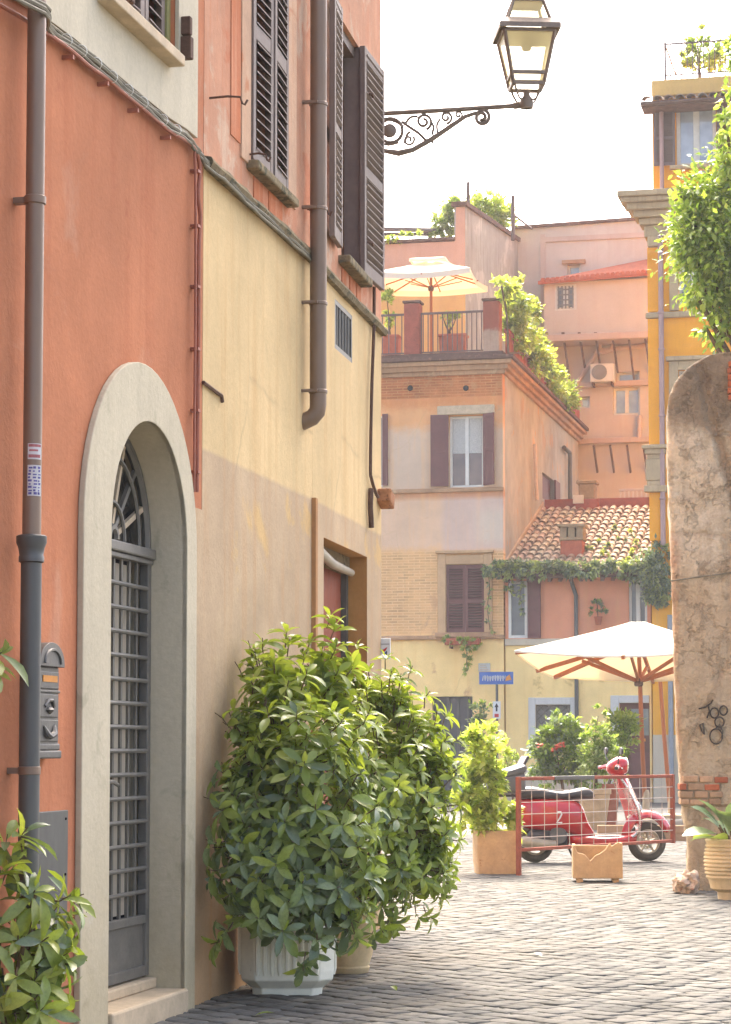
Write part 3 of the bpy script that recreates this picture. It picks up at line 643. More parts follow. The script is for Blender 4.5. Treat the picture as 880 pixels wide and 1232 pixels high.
# little hook scar and a broken branch of cable on the yellow wall
MB().tube([(W2.at(a, b)[0], -.012, W2.at(a, b)[1]) for a, b in ((242, 460), (250, 466), (258, 472), (264, 476), (265, 484))], .01, 6).build('cable_stub', M_rust, yel, True)
# small notice by the corner
M_sign = paint('sign_white', C(232, 230, 230), .5, .3, .05, 10, .02); M_sr = paint('sign_red', C(206, 66, 60), .5, .3, .05, 10, .02); M_sb = paint('sign_blue', C(70, 112, 186), .5, .3, .1, 30, .02)
nx, nz = W3.at(463.5, 780, 0); SN = Fr(W3.w(s3, .02, 0), (1, -.2)); a = SN.rect(457.5, 768, 470, 793)
ns_ = thing('notice', 'small white notice with red and blue mark on the corner of the yellow house', 'sign', SN.M @ Matrix.Translation((a[0], 0, a[2])))
ww, hh = a[1]-a[0], a[3]-a[2]
Bx('plate', M_sign, ns_, 0, ww, -.01, .01, 0, hh, bevel=.002); Bx('line', M_iron, ns_, ww*.08, ww*.92, -.013, -.011, hh*.7, hh*.73)
for p_, mm in (([(.15, .4), (.75, .58), (.6, .42), (.35, .3)], M_sr), ([(.4, .28), (.7, .4), (.7, .15), (.45, .12)], M_sb)):
    MB().prism([(x*ww, z*hh) for x, z in p_][::-1], -.0135, -.0105).build('mark', mm, ns_)
Bx('post', M_iron, ns_, -.02, 0, -.006, .012, -.05, hh+.05)
# ================================================================== wall lantern
LF = Fr(W3.w(s3-.06, 0, 0), -W3.n); LC = LF.at(458, 150)
lan = thing('wall_lantern', 'old iron street lantern on a scrolled bracket at the house corner', 'lantern', LF.M @ Matrix.Translation((0, 0, LF.at(458, 180)[1])))
zb0 = LF.at(458, 180)[1]
def lp(a, b, y=0): x, z = LF.at(a, b); return Vector((x, y, z-zb0))
MB().tube([lp(456, 136.5), lp(540, 132), lp(620, 127)], .018, 10).build('arm', M_iron, lan, True)
m = MB(); m.tube([lp(456, 178), lp(462, 181), lp(480, 184), lp(497, 180), lp(520, 167), lp(545, 150), lp(560, 140), lp(572, 136), lp(581, 134)], [.018, .017, .024, .02, .02, .018, .016, .014, .012], 8)
def spiral(cx, cy, r0, turns, a0, dirn=1, r1=.25):
    n = int(22*turns); return [lp(cx + (r0*(1-t*(1-r1)))*math.cos(a0+dirn*2*PI*turns*t), cy + (r0*(1-t*(1-r1)))*math.sin(a0+dirn*2*PI*turns*t)) for t in [i/n for i in range(n+1)]]
m.build('brace', M_iron, lan, True)
for sp_, r_ in ((spiral(580, 141, 10, 1.6, -PI/2, 1), .014), (spiral(470, 157, 15, 1.15, -PI*.7, 1, .9), .013), (spiral(510, 146, 10, 1.5, PI*.4, -1), .011), (spiral(537, 141, 7.5, 1.4, PI*.5, -1), .010), (spiral(552, 138, 5, 1.3, PI*.5, -1), .008), (spiral(492, 168, 7, 1.3, -PI*.2, 1), .009)):
    MB().tube(sp_, r_, 6).build('scroll', M_iron, lan, True)
for pp, r_ in (([lp(484, 146), lp(492, 152), lp(504, 160), lp(512, 168)], .012), ([lp(518, 146), lp(522, 152), lp(520, 162)], .01), ([lp(503, 140), lp(494, 141), lp(487, 150)], .01), ([lp(530, 143), lp(526, 150), lp(527, 160)], .009), ([lp(487, 172), lp(490, 162), lp(494, 158)], .011), ([lp(512, 168), lp(520, 168), lp(521, 173)], .008), ([lp(456, 142), lp(464, 143), lp(476, 146), lp(486, 152)], .01), ([lp(458, 172), lp(468, 174), lp(480, 171)], .01)):
    MB().tube(smooth_pts(pp, 3), r_, 6).build('scroll', M_iron, lan, True)
c_ = lp(469, 157); m = MB(); m.lathe([(0, -.02), (.03, -.018), (.05, -.008), (.05, .008), (.03, .018), (0, .02)], 16); m.build('rosette', M_iron, lan, True, loc=c_, rot=(PI/2, 0, 0))
MB().tube([lp(456, 132), lp(456, 186)], .022, 8).build('wall_plate', M_iron, lan, True)
m = MB(); e = lp(634, 125); m.lathe([(.02, -.035), (.045, -.03), (.05, 0), (.045, .03), (.025, .06), (.02, .1)], 14, e); m.tube([lp(618, 127.5), e], .024, 10); m.build('socket', M_iron, lan, True)
M_lg = NT('lantern_glass'); M_lg.fin(C(232, 222, 180, .9), .25, None, .5); tr = M_lg.n('BsdfTransparent', {0: (1, .98, .9, 1)}); tl = M_lg.n('BsdfTranslucent', {0: C(236, 224, 180, .95)})
a1 = M_lg.n('MixShader', {0: .5}); M_lg.t.links.new(M_lg.b.outputs[0], a1.inputs[1]); M_lg.t.links.new(tl.outputs[0], a1.inputs[2])
a2 = M_lg.n('MixShader', {0: .45}); M_lg.t.links.new(a1.outputs[0], a2.inputs[1]); M_lg.t.links.new(tr.outputs[0], a2.inputs[2]); M_lg.t.links.new(a2.outputs[0], M_lg.out.inputs[0]); M_lg = M_lg.m
lxc = lp(634, 100).x
def zz(py): return lp(634, py).z
hd_ = MB(); rz = Matrix.Rotation(math.radians(14), 4, 'Z'); T0 = Matrix.Translation((lxc, 0, 0)) @ rz
def cor(hw, z): return [T0 @ Vector((sx*hw, sy*hw, z)) for sx, sy in ((-1,-1), (1,-1), (1,1), (-1,1))]
b0, b1, t1 = cor(.108, zz(104)), cor(.118, zz(92)), cor(.178, zz(44)); r0_, r1_ = cor(.150, zz(30)), cor(.105, zz(5))
for A, B in ((b0, t1),):
    for i in range(4): hd_.bar(A[i], B[i], .02)
for ring in (b0, b1, t1):
    for i in range(4): hd_.bar(ring[i], ring[(i+1) % 4], .02, .024)
hd_.loft([cor(.215, zz(43)), cor(.215, zz(37)), cor(.165, zz(29)), cor(.15, zz(29))], False)
for i in range(4): hd_.bar(r0_[i], r1_[i], .018); hd_.bar(r1_[i], r1_[(i+1) % 4], .018); hd_.bar(r0_[i], r0_[(i+1) % 4], .016)
hd_.loft([cor(.11, zz(5)), cor(.11, zz(3)), cor(.03, zz(0))], True)
hd_.lathe([(.03, 0), (.05, .03), (.055, .05), (.03, .08), (.012, .1), (0, .14)], 12, (lxc, 0, zz(1)))
lh_ = hd_.build('lantern_head', M_iron, lan)
for A, B in ((b1, t1), (r0_, r1_), (b0, b1)):
    for i in range(4): j = (i+1) % 4; MB().add([A[i]*.97+A[j]*.03, A[j]*.97+A[i]*.03, B[j]*.97+B[i]*.03, B[i]*.97+B[j]*.03], [(0, 1, 2, 3)]).build('pane', M_lg, lh_)
MB().lathe([(.03, 0), (.045, .06), (.03, .1), (.07, .11), (.07, .13), (.02, .13)], 12, (lxc, 0, zz(60))).build('burner', M_iron, lh_, True)
for sx in (-1, 1):
    for sy in (-1, 1):
        c0 = T0 @ Vector((sx*.1, sy*.1, zz(104))); MB().tube(smooth_pts([c0, c0*.6 + e*.4 + Vector((0, 0, -.045)), e*.8+c0*.2 + Vector((0, 0, .01)), e + Vector((0, 0, .06))], 4), .008, 6).build('strap', M_iron, lh_, True)
# ================================================================== terrace house across the square
def zk(py, px=540): return CK.at(px, py)[1]
M_lace = paint('lace_curtain', C(206, 204, 200), .8, .1, .3, 40, .2)
M_terr = plaster('terrace_front_plaster', C(255, 218, 150, 1.0), C(240, 184, 118, .95), .11, .35, .8,
    zones=[(zk(768), C(236, 188, 134, .98)), (zk(660), C(226, 190, 160, .98)), (zk(594), C(220, 188, 158, .98)), (zk(515), C(228, 168, 118, .98)), (zk(490), C(220, 146, 92, .95))], wob=.5, soft=.012,
    regions=[(CK.at(533, 630)[0], .5, zk(664), zk(593), C(214, 186, 172, .98), .08, .9), (CK.at(575, 630)[0], .1, zk(655), zk(615), C(224, 206, 186, .9), .15, .7), (-5, .2, zk(600), zk(590), C(214, 140, 90, .9), .06, .7), (CK.at(470, 560)[0], CK.at(515, 560)[0], zk(588), zk(520), C(208, 184, 164, .98), .15, .7)],
    brick=(zk(762), zk(664), C(230, 180, 128, .98), C(238, 196, 148, .98)), patch=[(C(226, 176, 134), .9, .6)], bump=.5, crack=True)
M_brick = plaster('bare_brick_band', C(216, 138, 84, .9), C(206, 116, 66), .2, .4, 1.4, brick=(zk(478), zk(440), C(212, 128, 76, .9), C(224, 160, 104, .9)), patch=[(C(226, 160, 104), 2.4, .56)], bump=.6)
M_mauve = plaster('mauve_render_patch', C(214, 180, 158, .95), C(176, 150, 138), .12, .35, 1.4, patch=[(C(214, 190, 172), 1.8, .58)])
M_flank = plaster('terrace_flank_plaster', C(192, 184, 172, .88), C(194, 150, 124), .2, .5, .9, patch=[(C(198, 168, 146, .88), .9, .6), (C(226, 182, 148), 1.3, .58), (C(150, 120, 100), 1.7, .68)], bump=.5, crack=True)
M_corn = plaster('cornice_plaster', C(208, 164, 126), C(136, 108, 88), .2, .5, 2.0, patch=[(C(226, 190, 150), 2.2, .6)])
M_cap = paint('dark_coping', C(118, 88, 76), .9, .15, .3, 6, .4, worn=C(150, 110, 90), wth=.58)
M_terra = paint('terracotta', C(196, 112, 84), .8, .2, .18, 7, .25)
M_rail = paint('rail_iron', C(110, 92, 88), .6, .3, .15, 10, .1)
M_bar = paint('red_brown_rail', C(176, 92, 72), .75, .2, .25, 5, .25, worn=C(140, 76, 62), wth=.6)
M_canvas = NT('white_canvas'); M_canvas.fin(C(236, 230, 216, .9), .9, M_canvas.bump(M_canvas.noise(M_canvas.pos(), 2.5, 4), .2, .03), .1)
tl = M_canvas.n('BsdfTranslucent', {0: C(242, 204, 156, .9)}); ms = M_canvas.n('MixShader', {0: .2}); M_canvas.t.links.new(M_canvas.b.outputs[0], ms.inputs[1]); M_canvas.t.links.new(tl.outputs[0], ms.inputs[2]); M_canvas.t.links.new(ms.outputs[0], M_canvas.out.inputs[0]); M_canvas = M_canvas.m
M_wood = paint('orange_teak', C(188, 108, 58), .55, .3, .18, 3, .15, stretch=(6, 6, .6))
ter = thing('terrace_house', 'orange and mauve weathered house with brown shutters below a roof terrace', 'house', CK.M)
xl = -5.2
U = CK.rect(541, 500, 582, 586); Lw = CK.rect(537, 679, 583, 761); GD = CK.rect(520, 838, 569, 990)
U2 = CK.rect(430, 500, 461, 586)
zt = zk(440)
MB().prism(rp(xl, 0, -.05, zt), 0, .3, [rp(*U), rp(*U2), rp(*Lw), rp(GD[0], GD[1], -.045, GD[3])]).build('wall', M_terr, ter)
MB().prism(rp(.302, 12.9, -.05, zt), 0, .3, [rp(*(SD.rect(653, 573, 667, 604)))]).build('flank_wall', M_flank, ter, loc=(0, 0, 0), rot=(0, 0, PI/2))
ter.children[-1].location = (0, 0, 0)
fl_ = ter.children[-1]
Bx('roof_deck', M_corn, ter, xl, -.01, .31, 12.9, zt-.3, zt-.01)
Bx('back_wall', M_flank, ter, xl, -.3, 12.6, 12.88, -.05, zt-.31)
Bx('brick_band', M_brick, ter, xl, -.02, -.006, .001, zk(478), zk(452))
# cornice of stepped courses along front and flank
for i, (a, b, pr) in enumerate(((452, 447, .08), (447, 441, .16), (441, 436, .26), (435.8, 431, .32))):
    Bx('cornice', M_corn if i < 3 else M_cap, ter, xl, pr, -pr, .2, zk(a)+.001, zk(b), bevel=.015)
    Bx('cornice', M_corn if i < 3 else M_cap, ter, -.2, pr-.003, .201, 12.9, zk(a)+.002, zk(b)-.001, bevel=.015)
for a, pr in ((590, .07), (767, .09)): Bx('string_course', M_corn, ter, xl, .02, -pr, .05, zk(a+2.5), zk(a-2.5), bevel=.02)
for px in (494, 561):
    x, z = CK.at(px, 467); MB().lathe([(.07, 0), (.06, -.02), (.0, -.02)], 10).build('putlog_hole', M_dark, ter, loc=(x, -.02, z), rot=(-PI/2, 0, 0))
# upper window with lace and two open shutters
casement(ter, *U, y=.1, n=2, fw=.055, curtain=.48, pm=glassmat('brown_reflection', C(128, 98, 82, .6)))
Bx('room', M_dark, ter, U[0]-.05, U[1]+.05, .32, .34, U[2], U[3])
x0, x1, z0, z1 = CK.rect(527, 488, 596, 499); Bx('lintel', M_trav, ter, x0, x1, -.1, .02, z0, z1, bevel=.02)
shutter(ter, 'shutter', U[0]-.01, U[2]+.02, U[3]+.02, .43, -.06, PI*.93, False, M_shutb, None, rails=(.5,), st=.06)
shutter(ter, 'shutter', U[1]+.01, U[2]+.02, U[3]+.02, .36, -.06, PI*.8, True, M_shutb, None, rails=(.5,), st=.06)
shutter(ter, 'shutter', U2[1]+.0, U2[2]+.02, U2[3]+.02, .14, -.06, PI*.95, True, M_shutb, None, rails=(.5,), st=.04)
casement(ter, *U2, y=.1, n=2)
# lower window with closed louvres
xm = (Lw[0]+Lw[1])/2
shutter(ter, 'shutter', Lw[0]+.005, Lw[2]+.01, Lw[3]-.01, xm-Lw[0]-.008, .03, 0, False, M_shutb, 'join', .06, (.46,), .06)
shutter(ter, 'shutter', Lw[1]-.005, Lw[2]+.01, Lw[3]-.01, Lw[1]-xm-.008, .03, 0, True, M_shutb, 'join', .06, (.46,), .06)
Bx('room', M_dark, ter, Lw[0], Lw[1], .1, .12, Lw[2], Lw[3])
m = MB(); m.box(Lw[0]-.2, Lw[0]-.002, -.05, .01, Lw[2]-.05, Lw[3]+.26); m.box(Lw[0], Lw[1]+.0, -.048, .01, Lw[3]+.002, Lw[3]+.22); m.box(Lw[1]+.002, Lw[1]+.2, -.05, .01, Lw[2]-.05, Lw[3]+.26)
m.box(Lw[0]-.24, Lw[1]+.24, -.11, .01, Lw[3]+.262, Lw[3]+.33); m.build('window_surround', plaster('pale_surround', C(222, 182, 140), C(190, 140, 100), .12, .3, 2), ter, bevel=.012)
Bx('sill', M_corn, ter, Lw[0]-.25, Lw[1]+.25, -.14, .02, Lw[2]-.12, Lw[2]-.002, bevel=.02)
# shop door opening at street level
Bx('shop_door', paint('grey_shop_door', C(84, 84, 88), .4, .4, .2, 1.5, .05), ter, GD[0], GD[1], .16, .2, -.05, GD[3]); 
for i in range(4): x = GD[0] + (GD[1]-GD[0])*(i+.5)/4; Bx('door_stile', M_pipe_g, ter, x-.03, x+.03, .12, .158, -.05, GD[3]-.002)
# flank details
def sd(px, py, y=0.): return SD.at(px, py, y)
def flank(o): o.rotation_euler = (0, 0, PI/2); return o
x, z = sd(640, 535); x2, z2 = sd(646, 604)
flank(MB().tube([(x-.1, -.1, z), (x, -.1, z2+.5), (x+.2, -.1, z2)], .05, 8).build('flue_pipe', paint('pale_pipe', C(232, 206, 186), .6, .3), ter, True))
r_ = SD.rect(653, 573, 667, 604); flank(Bx('room', M_dark, ter, r_[0]-.1, r_[1]+.1, .31, .33, r_[2], r_[3])); flank(Bx('shutter', M_shutb, ter, r_[1]-.15, r_[1]+.7, -.07, -.03, r_[2], r_[3])); flank(Bx('window', M_shutb, ter, r_[0], r_[1], .1, .14, r_[2], r_[3]))
x, z = sd(681, 545); flank(MB().tube([(x, -.12, z), (x, -.12, z-2.6)], .06, 8).build('drainpipe', M_pipe_g, ter, True)); flank(MB().tube([(x-1.0, -.1, z+.03), (x, -.12, z)], .06, 8).build('drainpipe', M_pipe_g, ter, True))
# terrace balustrade: masonry posts, iron bars, boarded flank rail
zf = zk(431)
for a, b, c, nm in ((488, 507, 366, 'a'), (583, 603, 363, 'b')):
    x0, x1, _, z1 = CK.rect(a, c, b, 430, .25); Bx('balustrade_post', M_bar if nm == 'a' else plaster('worn_post', C(206, 170, 146), C(160, 100, 80), .2, .5, 2.0, zones=[(zk(398), C(178, 98, 78))], wob=.3), ter, x0, x1, .05, .05+x1-x0, zf-.01, z1, bevel=.04); Bx('post_cap', M_cap, ter, x0-.03, x1+.03, .02, .08+x1-x0, z1+.001, z1+.06, bevel=.02)
Bx('plinth', M_cap, ter, xl, .02, .0, .42, zf-.02, zk(424), bevel=.02)
xr0, xr1 = CK.at(440, 400, .25)[0], CK.at(583, 400, .25)[0]
def rail_run(x0, x1, z0, z1, n):
    m = MB(); m.bar((x0+.012, .22, z0), (x0+.012, .22, z1), .024); m.bar((x0, .22, z1), (x1, .22, z1), .04, .05); m.bar((x0, .22, z0), (x1, .22, z0), .03, .03); ro = m.build('railing', M_rail, ter)
    me = None
    for i in range(n):
        x = x0 + (x1-x0)*(i+.5)/n
        if me is None: mb = MB(); mb.tube([(0, 0, 0), (0, 0, z1-z0)], .014, 5); b_ = mb.build('bar', M_rail, ro, loc=(x, .22, z0)); me = b_.data
        else: mk('bar', me, ro, (x, .22, z0))
xa, xb = CK.at(488, 400, .25)[0], CK.at(507, 400, .25)[0]
rail_run(xr0-.3, xa, zk(421), zk(374), 8); rail_run(xb, xr1, zk(421), zk(374), 13)
m0 = None
for i in range(26):                                   # boards of the flank parapet
    y0 = .5 + i*.475; o = Bx('board', M_bar, ter, -.02, .06, y0, y0+.44, zf-.05, zf+.62 + RN.uniform(-.05, .05), bevel=.02)
Bx('parapet_rail', M_bar, ter, -.04, .09, .4, 12.9, zf+.64, zf+.74, bevel=.02)
# things on the terrace
def planter_box(name, label, px0, px1, py0, y, d_=.4, group=None, base=None):
    x0, x1 = CK.at(px0, py0, y)[0], CK.at(px1, py0, y)[0]; z1 = CK.at(px0, py0, y)[1]; zb_ = zf if base is None else base
    t = thing(name, label, 'planter', CK.M @ Matrix.Translation(((x0+x1)/2, y+d_/2, zb_)), group=group); hw = (x1-x0)/2; h = z1-zb_
    m = MB(); m.loft([[(-hw*.92, -d_*.46, 0), (hw*.92, -d_*.46, 0), (hw*.92, d_*.46, 0), (-hw*.92, d_*.46, 0)], [(-hw, -d_/2, h), (hw, -d_/2, h), (hw, d_/2, h), (-hw, d_/2, h)]]); m.build('box', M_terra, t, bevel=.02)
    MB().box(-hw-.02, hw+.02, -d_/2-.02, d_/2+.02, h-.06, h+.005).build('rim', M_terra, t, bevel=.015); return t
planter_box('planter', 'terracotta trough behind the terrace railing under a thin shrub', 528, 560, 402, .9)
planter_box('planter', 'terracotta trough on the terrace beside the yellow house corner', 460, 479, 403, .7)
# gazebo parasol on the terrace
def parasol(name, label, M_, hw, zr, za, zb_, valance=.12, pole=True, cap=True, tilt=None, lean=(0,0), rib=.022, group=None, polemat=None):
    t = thing(name, label, 'parasol', M_, group=group); polemat = polemat or M_wood; T = tilt or Matrix.Identity(4)
    rings = []; n = 8; sub = 6
    def sq(f, z): 
        pts = []
        for c in range(4):
            a, b = ((-1,-1), (1,-1), (1,1), (-1,1))[c], ((1,-1), (1,1), (-1,1), (-1,-1))[c]
            for i in range(sub):
                u = i/sub; sag = (.055*hw*math.sin(PI*u))*f
                k = 1 - .05*math.sin(PI*u)*f
                pts.append(T @ Vector(((a[0]*(1-u)+b[0]*u)*f*hw*k, (a[1]*(1-u)+b[1]*u)*f*hw*k, z - sag)))
        return pts
    for i in range(n+1): f = .06 + .94*i/n; rings.append(sq(f, za + (zr-za)*f**.92))
    m = MB(); m.loft(rings, False); m.loft([rings[-1], [p - Vector((0, 0, valance)) for p in rings[-1]]], False); m.build('canopy', M_canvas, t, True)
    if cap: m = MB(); m.loft([sq(.07, za+.05*hw), sq(.38, za+(zr-za)*.25+.08*hw), [p - Vector((0, 0, .06)) for p in sq(.38, za+(zr-za)*.25+.08*hw)]], False); m.build('vent_cap', M_canvas, t, True)
    hub = T @ Vector((0, 0, za-.25*hw-.02)); run = T @ Vector((0, 0, zr-.18*hw))
    if pole: MB().tube([(lean[0], lean[1], zb_), run*.5 + Vector((lean[0], lean[1], zb_))*.5, hub], [.04, .038, .036], 12).build('pole', polemat, t, True)
    MB().lathe([(.05, -.08), (.075, -.06), (.075, .04), (.05, .06)], 12, run).build('hub', M_rust, t, True)
    for c in range(8):
        a = PI/4*c; q = 1/max(abs(math.cos(a)), abs(math.sin(a))); e = T @ Vector((math.cos(a)*q*hw*.985, math.sin(a)*q*hw*.985, zr-.03-(.055*hw if c % 2 == 0 else 0)))
        r_ = MB(); r_.bar(hub + Vector((0, 0, .1)), e, rib, rib*1.4); ro = r_.build('rib', polemat, t)
        MB().bar(run, hub*.45 + e*.55 - Vector((0, 0, .01)), rib*.8, rib*1.1).build('strut', polemat, ro)
    return t
gz = P(519, 400, 57.6); zr = P(519, 334, 57.6).z; za = P(519, 314, 57.6).z
parasol('terrace_parasol', 'white parasol with vent cap on the roof terrace behind the railing', Matrix.Translation((gz.x, gz.y, 0)) @ Matrix.Rotation(math.atan2(CK.d.y, CK.d.x), 4, 'Z'), 1.22, zr-.04, za+.02, zf, .14, True, True)
# ================================================================== pink houses behind
PK = CK.off(13.2)
def zp(py, px=700): return PK.at(px, py)[1]
M_pink = plaster('pink_render', C(214, 200, 190, .86), C(198, 168, 154), .1, .35, .6, patch=[(C(220, 206, 198, .86), .5, .58)], bump=.3)
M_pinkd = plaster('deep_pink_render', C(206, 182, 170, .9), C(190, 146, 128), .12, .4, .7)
M_greyw = plaster('grey_render', C(192, 182, 172), C(120, 112, 102), .14, .7, 1.0, patch=[(C(214, 202, 190), .9, .56)])
pk = thing('pink_building', 'tall pink building with bracketed ledges and an air conditioner', 'building', PK.M)
x0 = PK.at(618, 400)[0]; x1 = PK.at(800, 400)[0]; zt_ = PK.at(700, 272)[1]
HW = [PK.rect(683, 318, 699, 334), PK.rect(742, 447, 770, 461), PK.rect(738, 466, 770, 499), PK.rect(697, 477, 710, 491)]
MB().prism([(x0, -.05), (x1, -.05), (x1, zt_+.1), (x0, zt_)], 0, .4, [rp(*h) for h in HW]).build('wall', M_pink, pk)
Bx('rear_block', M_pink, pk, x0, x1, .42, 8, -.05, zt_-.1)
MB().prism([(x0, zt_+.002), (x1, zt_+.102), (x1, zt_+.2), (x0, zt_+.1)], -.08, .42).build('coping', M_cap, pk)
a = PK.rect(655, 282, 800, 288); Bx('raised_band', M_pinkd, pk, a[0], a[1], -.05, .01, a[2], a[3]); a = PK.rect(651, 282, 657, 430); Bx('raised_band', M_pinkd, pk, a[0], a[1], -.048, .01, a[2], a[3])  # shadow lines of the inset panel, put in as darker raised bands
for i, h in enumerate(HW): casement(pk, *h, y=.14, n=2 if i == 2 else 1, fw=.07, pm=glassmat('sky_glass%d' % i, C(168, 182, 190, .7))); Bx('room', M_dark, pk, h[0], h[1], .41, .415, h[2], h[3])
a = HW[0]; Bx('lintel', M_corn, pk, a[0]-.15, a[1]+.15, -.12, .01, a[3]+.02, a[3]+.12)
# jutting storey with its own little lean-to roof
jy = -.9; JF = PK.off(jy)
jx0, jx1 = JF.at(655, 370)[0], JF.at(800, 370)[0]; jz0, jz1 = JF.at(700, 402)[1], JF.at(700, 338)[1]
gw = JF.rect(668, 342, 694, 373)
MB().prism(rp(jx0, jx1, jz0, jz1), jy, -.002, [rp(*gw)]).build('bay', M_pink, pk)
Bx('room', M_dark, pk, gw[0]-.03, gw[1]+.03, jy+.3, jy+.32, gw[2], gw[3])
co = casement(pk, *gw, y=jy+.02, n=2, fw=.09); 
for i in range(1, 5):
    z = gw[2] + (gw[3]-gw[2])*i/5; Bx('bar', M_gate, co, gw[0]+.08, gw[1]-.08, jy-.02, jy+.0, z-.02, z+.02)
for i in range(1, 6):
    x = gw[0] + (gw[1]-gw[0])*i/6; Bx('bar', M_gate, co, x-.02, x+.02, jy-.018, jy+.002, gw[2]+.05, gw[3]-.05)
zl, zr_ = PK.at(655, 338)[1], PK.at(783, 318)[1]
m = MB(); m.add([(jx0-.15, jy-.2, jz1+.02), (jx1, jy-.2, jz1+.15), (jx1, -.01, zr_+.25), (jx0-.15, -.01, jz1+.2), (jx0-.15, jy-.2, jz1-.08), (jx1, jy-.2, jz1+.05), (jx1, -.01, zr_+.15), (jx0-.15, -.01, jz1+.1)], [(0,1,2,3), (7,6,5,4), (0,4,5,1), (1,5,6,2), (2,6,7,3), (3,7,4,0)]); m.build('lean_to_roof', M_terra, pk)
for i in range(24): x = jx0 + (jx1-jx0)*i/24; MB().tube([(x, jy-.26, jz1+.03+.13*i/24), (x, jy+.3, jz1+.12+.15*i/24)], .07, 6).build('tile', M_terra, pk)
Bx('ledge', M_pinkd, pk, jx0-.3, jx1, jy-.15, -.001, jz0-.2, jz0-.002, bevel=.02)
for i in range(7):
    px = 661 + i*19.5; x, z = PK.at(px, 406, -.5); MB().bar((x, -.9, z), (x+.05, -.03, z-.95-.2*(i % 2)), .05, .07).build('bracket', M_rust, pk); Bx('bracket_beam', M_rust, pk, x-.04, x+.04, -1.0, .02, z-.02, z+.07)
for py, pr in ((463, .12), (531, .18)): x, z = PK.at(690, py); Bx('ledge', M_pinkd, pk, x, x1, -pr, .01, z-.1, z+.06, bevel=.02)
for i in range(4): px = 715 + i*20; x, z = PK.at(px, 536, -.4); MB().bar((x, -.5, z), (x+.05, -.03, z-.75), .05, .07).build('bracket', M_rust, pk)
def pkp(a, b, y=-.12): return Vector((PK.at(a, b, y)[0], y, PK.at(a, b, y)[1]))
for pp in ([(716, 425), (724, 422), (783, 415)], [(692, 465), (705, 445), (718, 425), (722, 415), (718, 408)], [(724, 424), (735, 420), (738, 410)], [(770, 500), (769, 528)]):
    MB().tube(smooth_pts([pkp(*q) for q in pp], 3), .07, 7).build('waste_pipe', M_pinkd, pk, True)
# air conditioner
a = PK.rect(710, 437, 739, 459, -.5); ac = thing('air_conditioner', 'white air conditioner box on the pink wall above a small window', 'air conditioner', PK.M @ Matrix.Translation((a[0], -.5, a[2])))
aw, ah = a[1]-a[0], a[3]-a[2]; Bx('casing', M_wframe, ac, 0, aw, 0, .4, 0, ah, bevel=.03)
MB().lathe([(.0, 0), (ah*.4, 0), (ah*.42, -.02), (ah*.36, -.03), (0, -.02)], 20).build('fan_grille', paint('grey_fan', C(140, 136, 132), .6, .3), ac, True, loc=(aw*.4, -.005, ah*.52), rot=(-PI/2, 0, 0))
MB().box(.05, .1, .02, .5, -.1, 0).box(aw-.1, aw-.05, .02, .5, -.1, 0).build('wall_bracket', M_rust, ac)
# nearer pink roof storey left, with its grey flank
RFm = CK.off(6.6); rh = thing('roof_storey', 'pink and apricot roof storey behind the terrace with a grey flank wall', 'house', RFm.M)
rx1 = RFm.at(560, 300)[0]; rx0 = rx1 - 6.5; zy = RFm.at(510, 322)[1]
MB().prism([(rx0, zt-.05), (rx1, zt-.05), (rx1, RFm.at(555, 249)[1]), (RFm.at(549, 249)[0], RFm.at(549, 249)[1]), (RFm.at(548, 290)[0], RFm.at(548, 290)[1]), (rx0, RFm.at(480, 292)[1])], 0, .3).build('wall', plaster('pink_apricot_render', C(240, 184, 116), C(214, 150, 110), .1, .3, .9, zones=[(zy, C(230, 176, 152))]), rh)
x0_, z0_ = RFm.at(548, 289)[0], RFm.at(548, 289)[1]; Bx('coping', M_cap, rh, rx0, x0_, -.06, .36, z0_+.002, z0_+.09, bevel=.01)
e0 = RFm.w(rx1, 0, 0); e1 = PK.w(PK.at(624, 300)[0], -.05, 0); GF = Fr(e0, (e1-e0).xy); L = (e1-e0).length
zA, zB = GF.at(560, 248)[1], GF.at(623, 290)[1]
T_ = RFm.M.inverted() @ GF.M
def g2(o): o.matrix_basis = T_ @ o.matrix_basis; return o
g2(MB().prism([(.002, zt-.05), (L, zt-.05), (L, zB), (.002, zA)], 0, .3).build('flank_wall', M_greyw, rh))
g2(MB().prism([(-.1, zA+.002), (L+.05, zB+.002), (L+.05, zB+.12), (-.1, zA+.12)], -.07, .36).build('coping', M_cap, rh))
Bx('roof_terrace', M_cap, rh, rx0, rx1-.05, .31, 6.2, z0_-.6, z0_-.4)
for px, t_, b_ in ((563.5, 219, 250), (617.5, 235, 285)): q0, q1 = P(px, b_+4, 63.5), P(px, t_, 63.5); iv_ = RFm.M.inverted(); MB().tube([iv_ @ q0, iv_ @ q1], .055, 8).build('post', M_rail, rh)
MB().tube([RFm.M.inverted() @ P(617, 257, 63.5), RFm.M.inverted() @ P(640, 275, 66.5)], .03, 6).build('handrail', M_rail, rh)
# dark awning roof over the roof terrace
q = P(492, 278, 65); cn = thing('pergola_roof', 'dark slatted pergola roof above the pink parapet', 'pergola', loc=(q.x, q.y, z0_-.4))
for i in range(7): MB().box(-1.1, .75, -.6+i*.3, -.42+i*.3, q.z-z0_+.28+.07*i, q.z-z0_+.36+.07*i).build('slat', M_shut, cn, rot=(0, .02, 0))
for sx in (-.9, .6): MB().tube([(sx, .2, 0), (sx, .2, q.z-z0_+.45)], .05, 8).build('post', M_rail, cn)
Bx('beam', M_rail, cn, -1.1, .75, .1, .2, q.z-z0_+.30, q.z-z0_+.39)
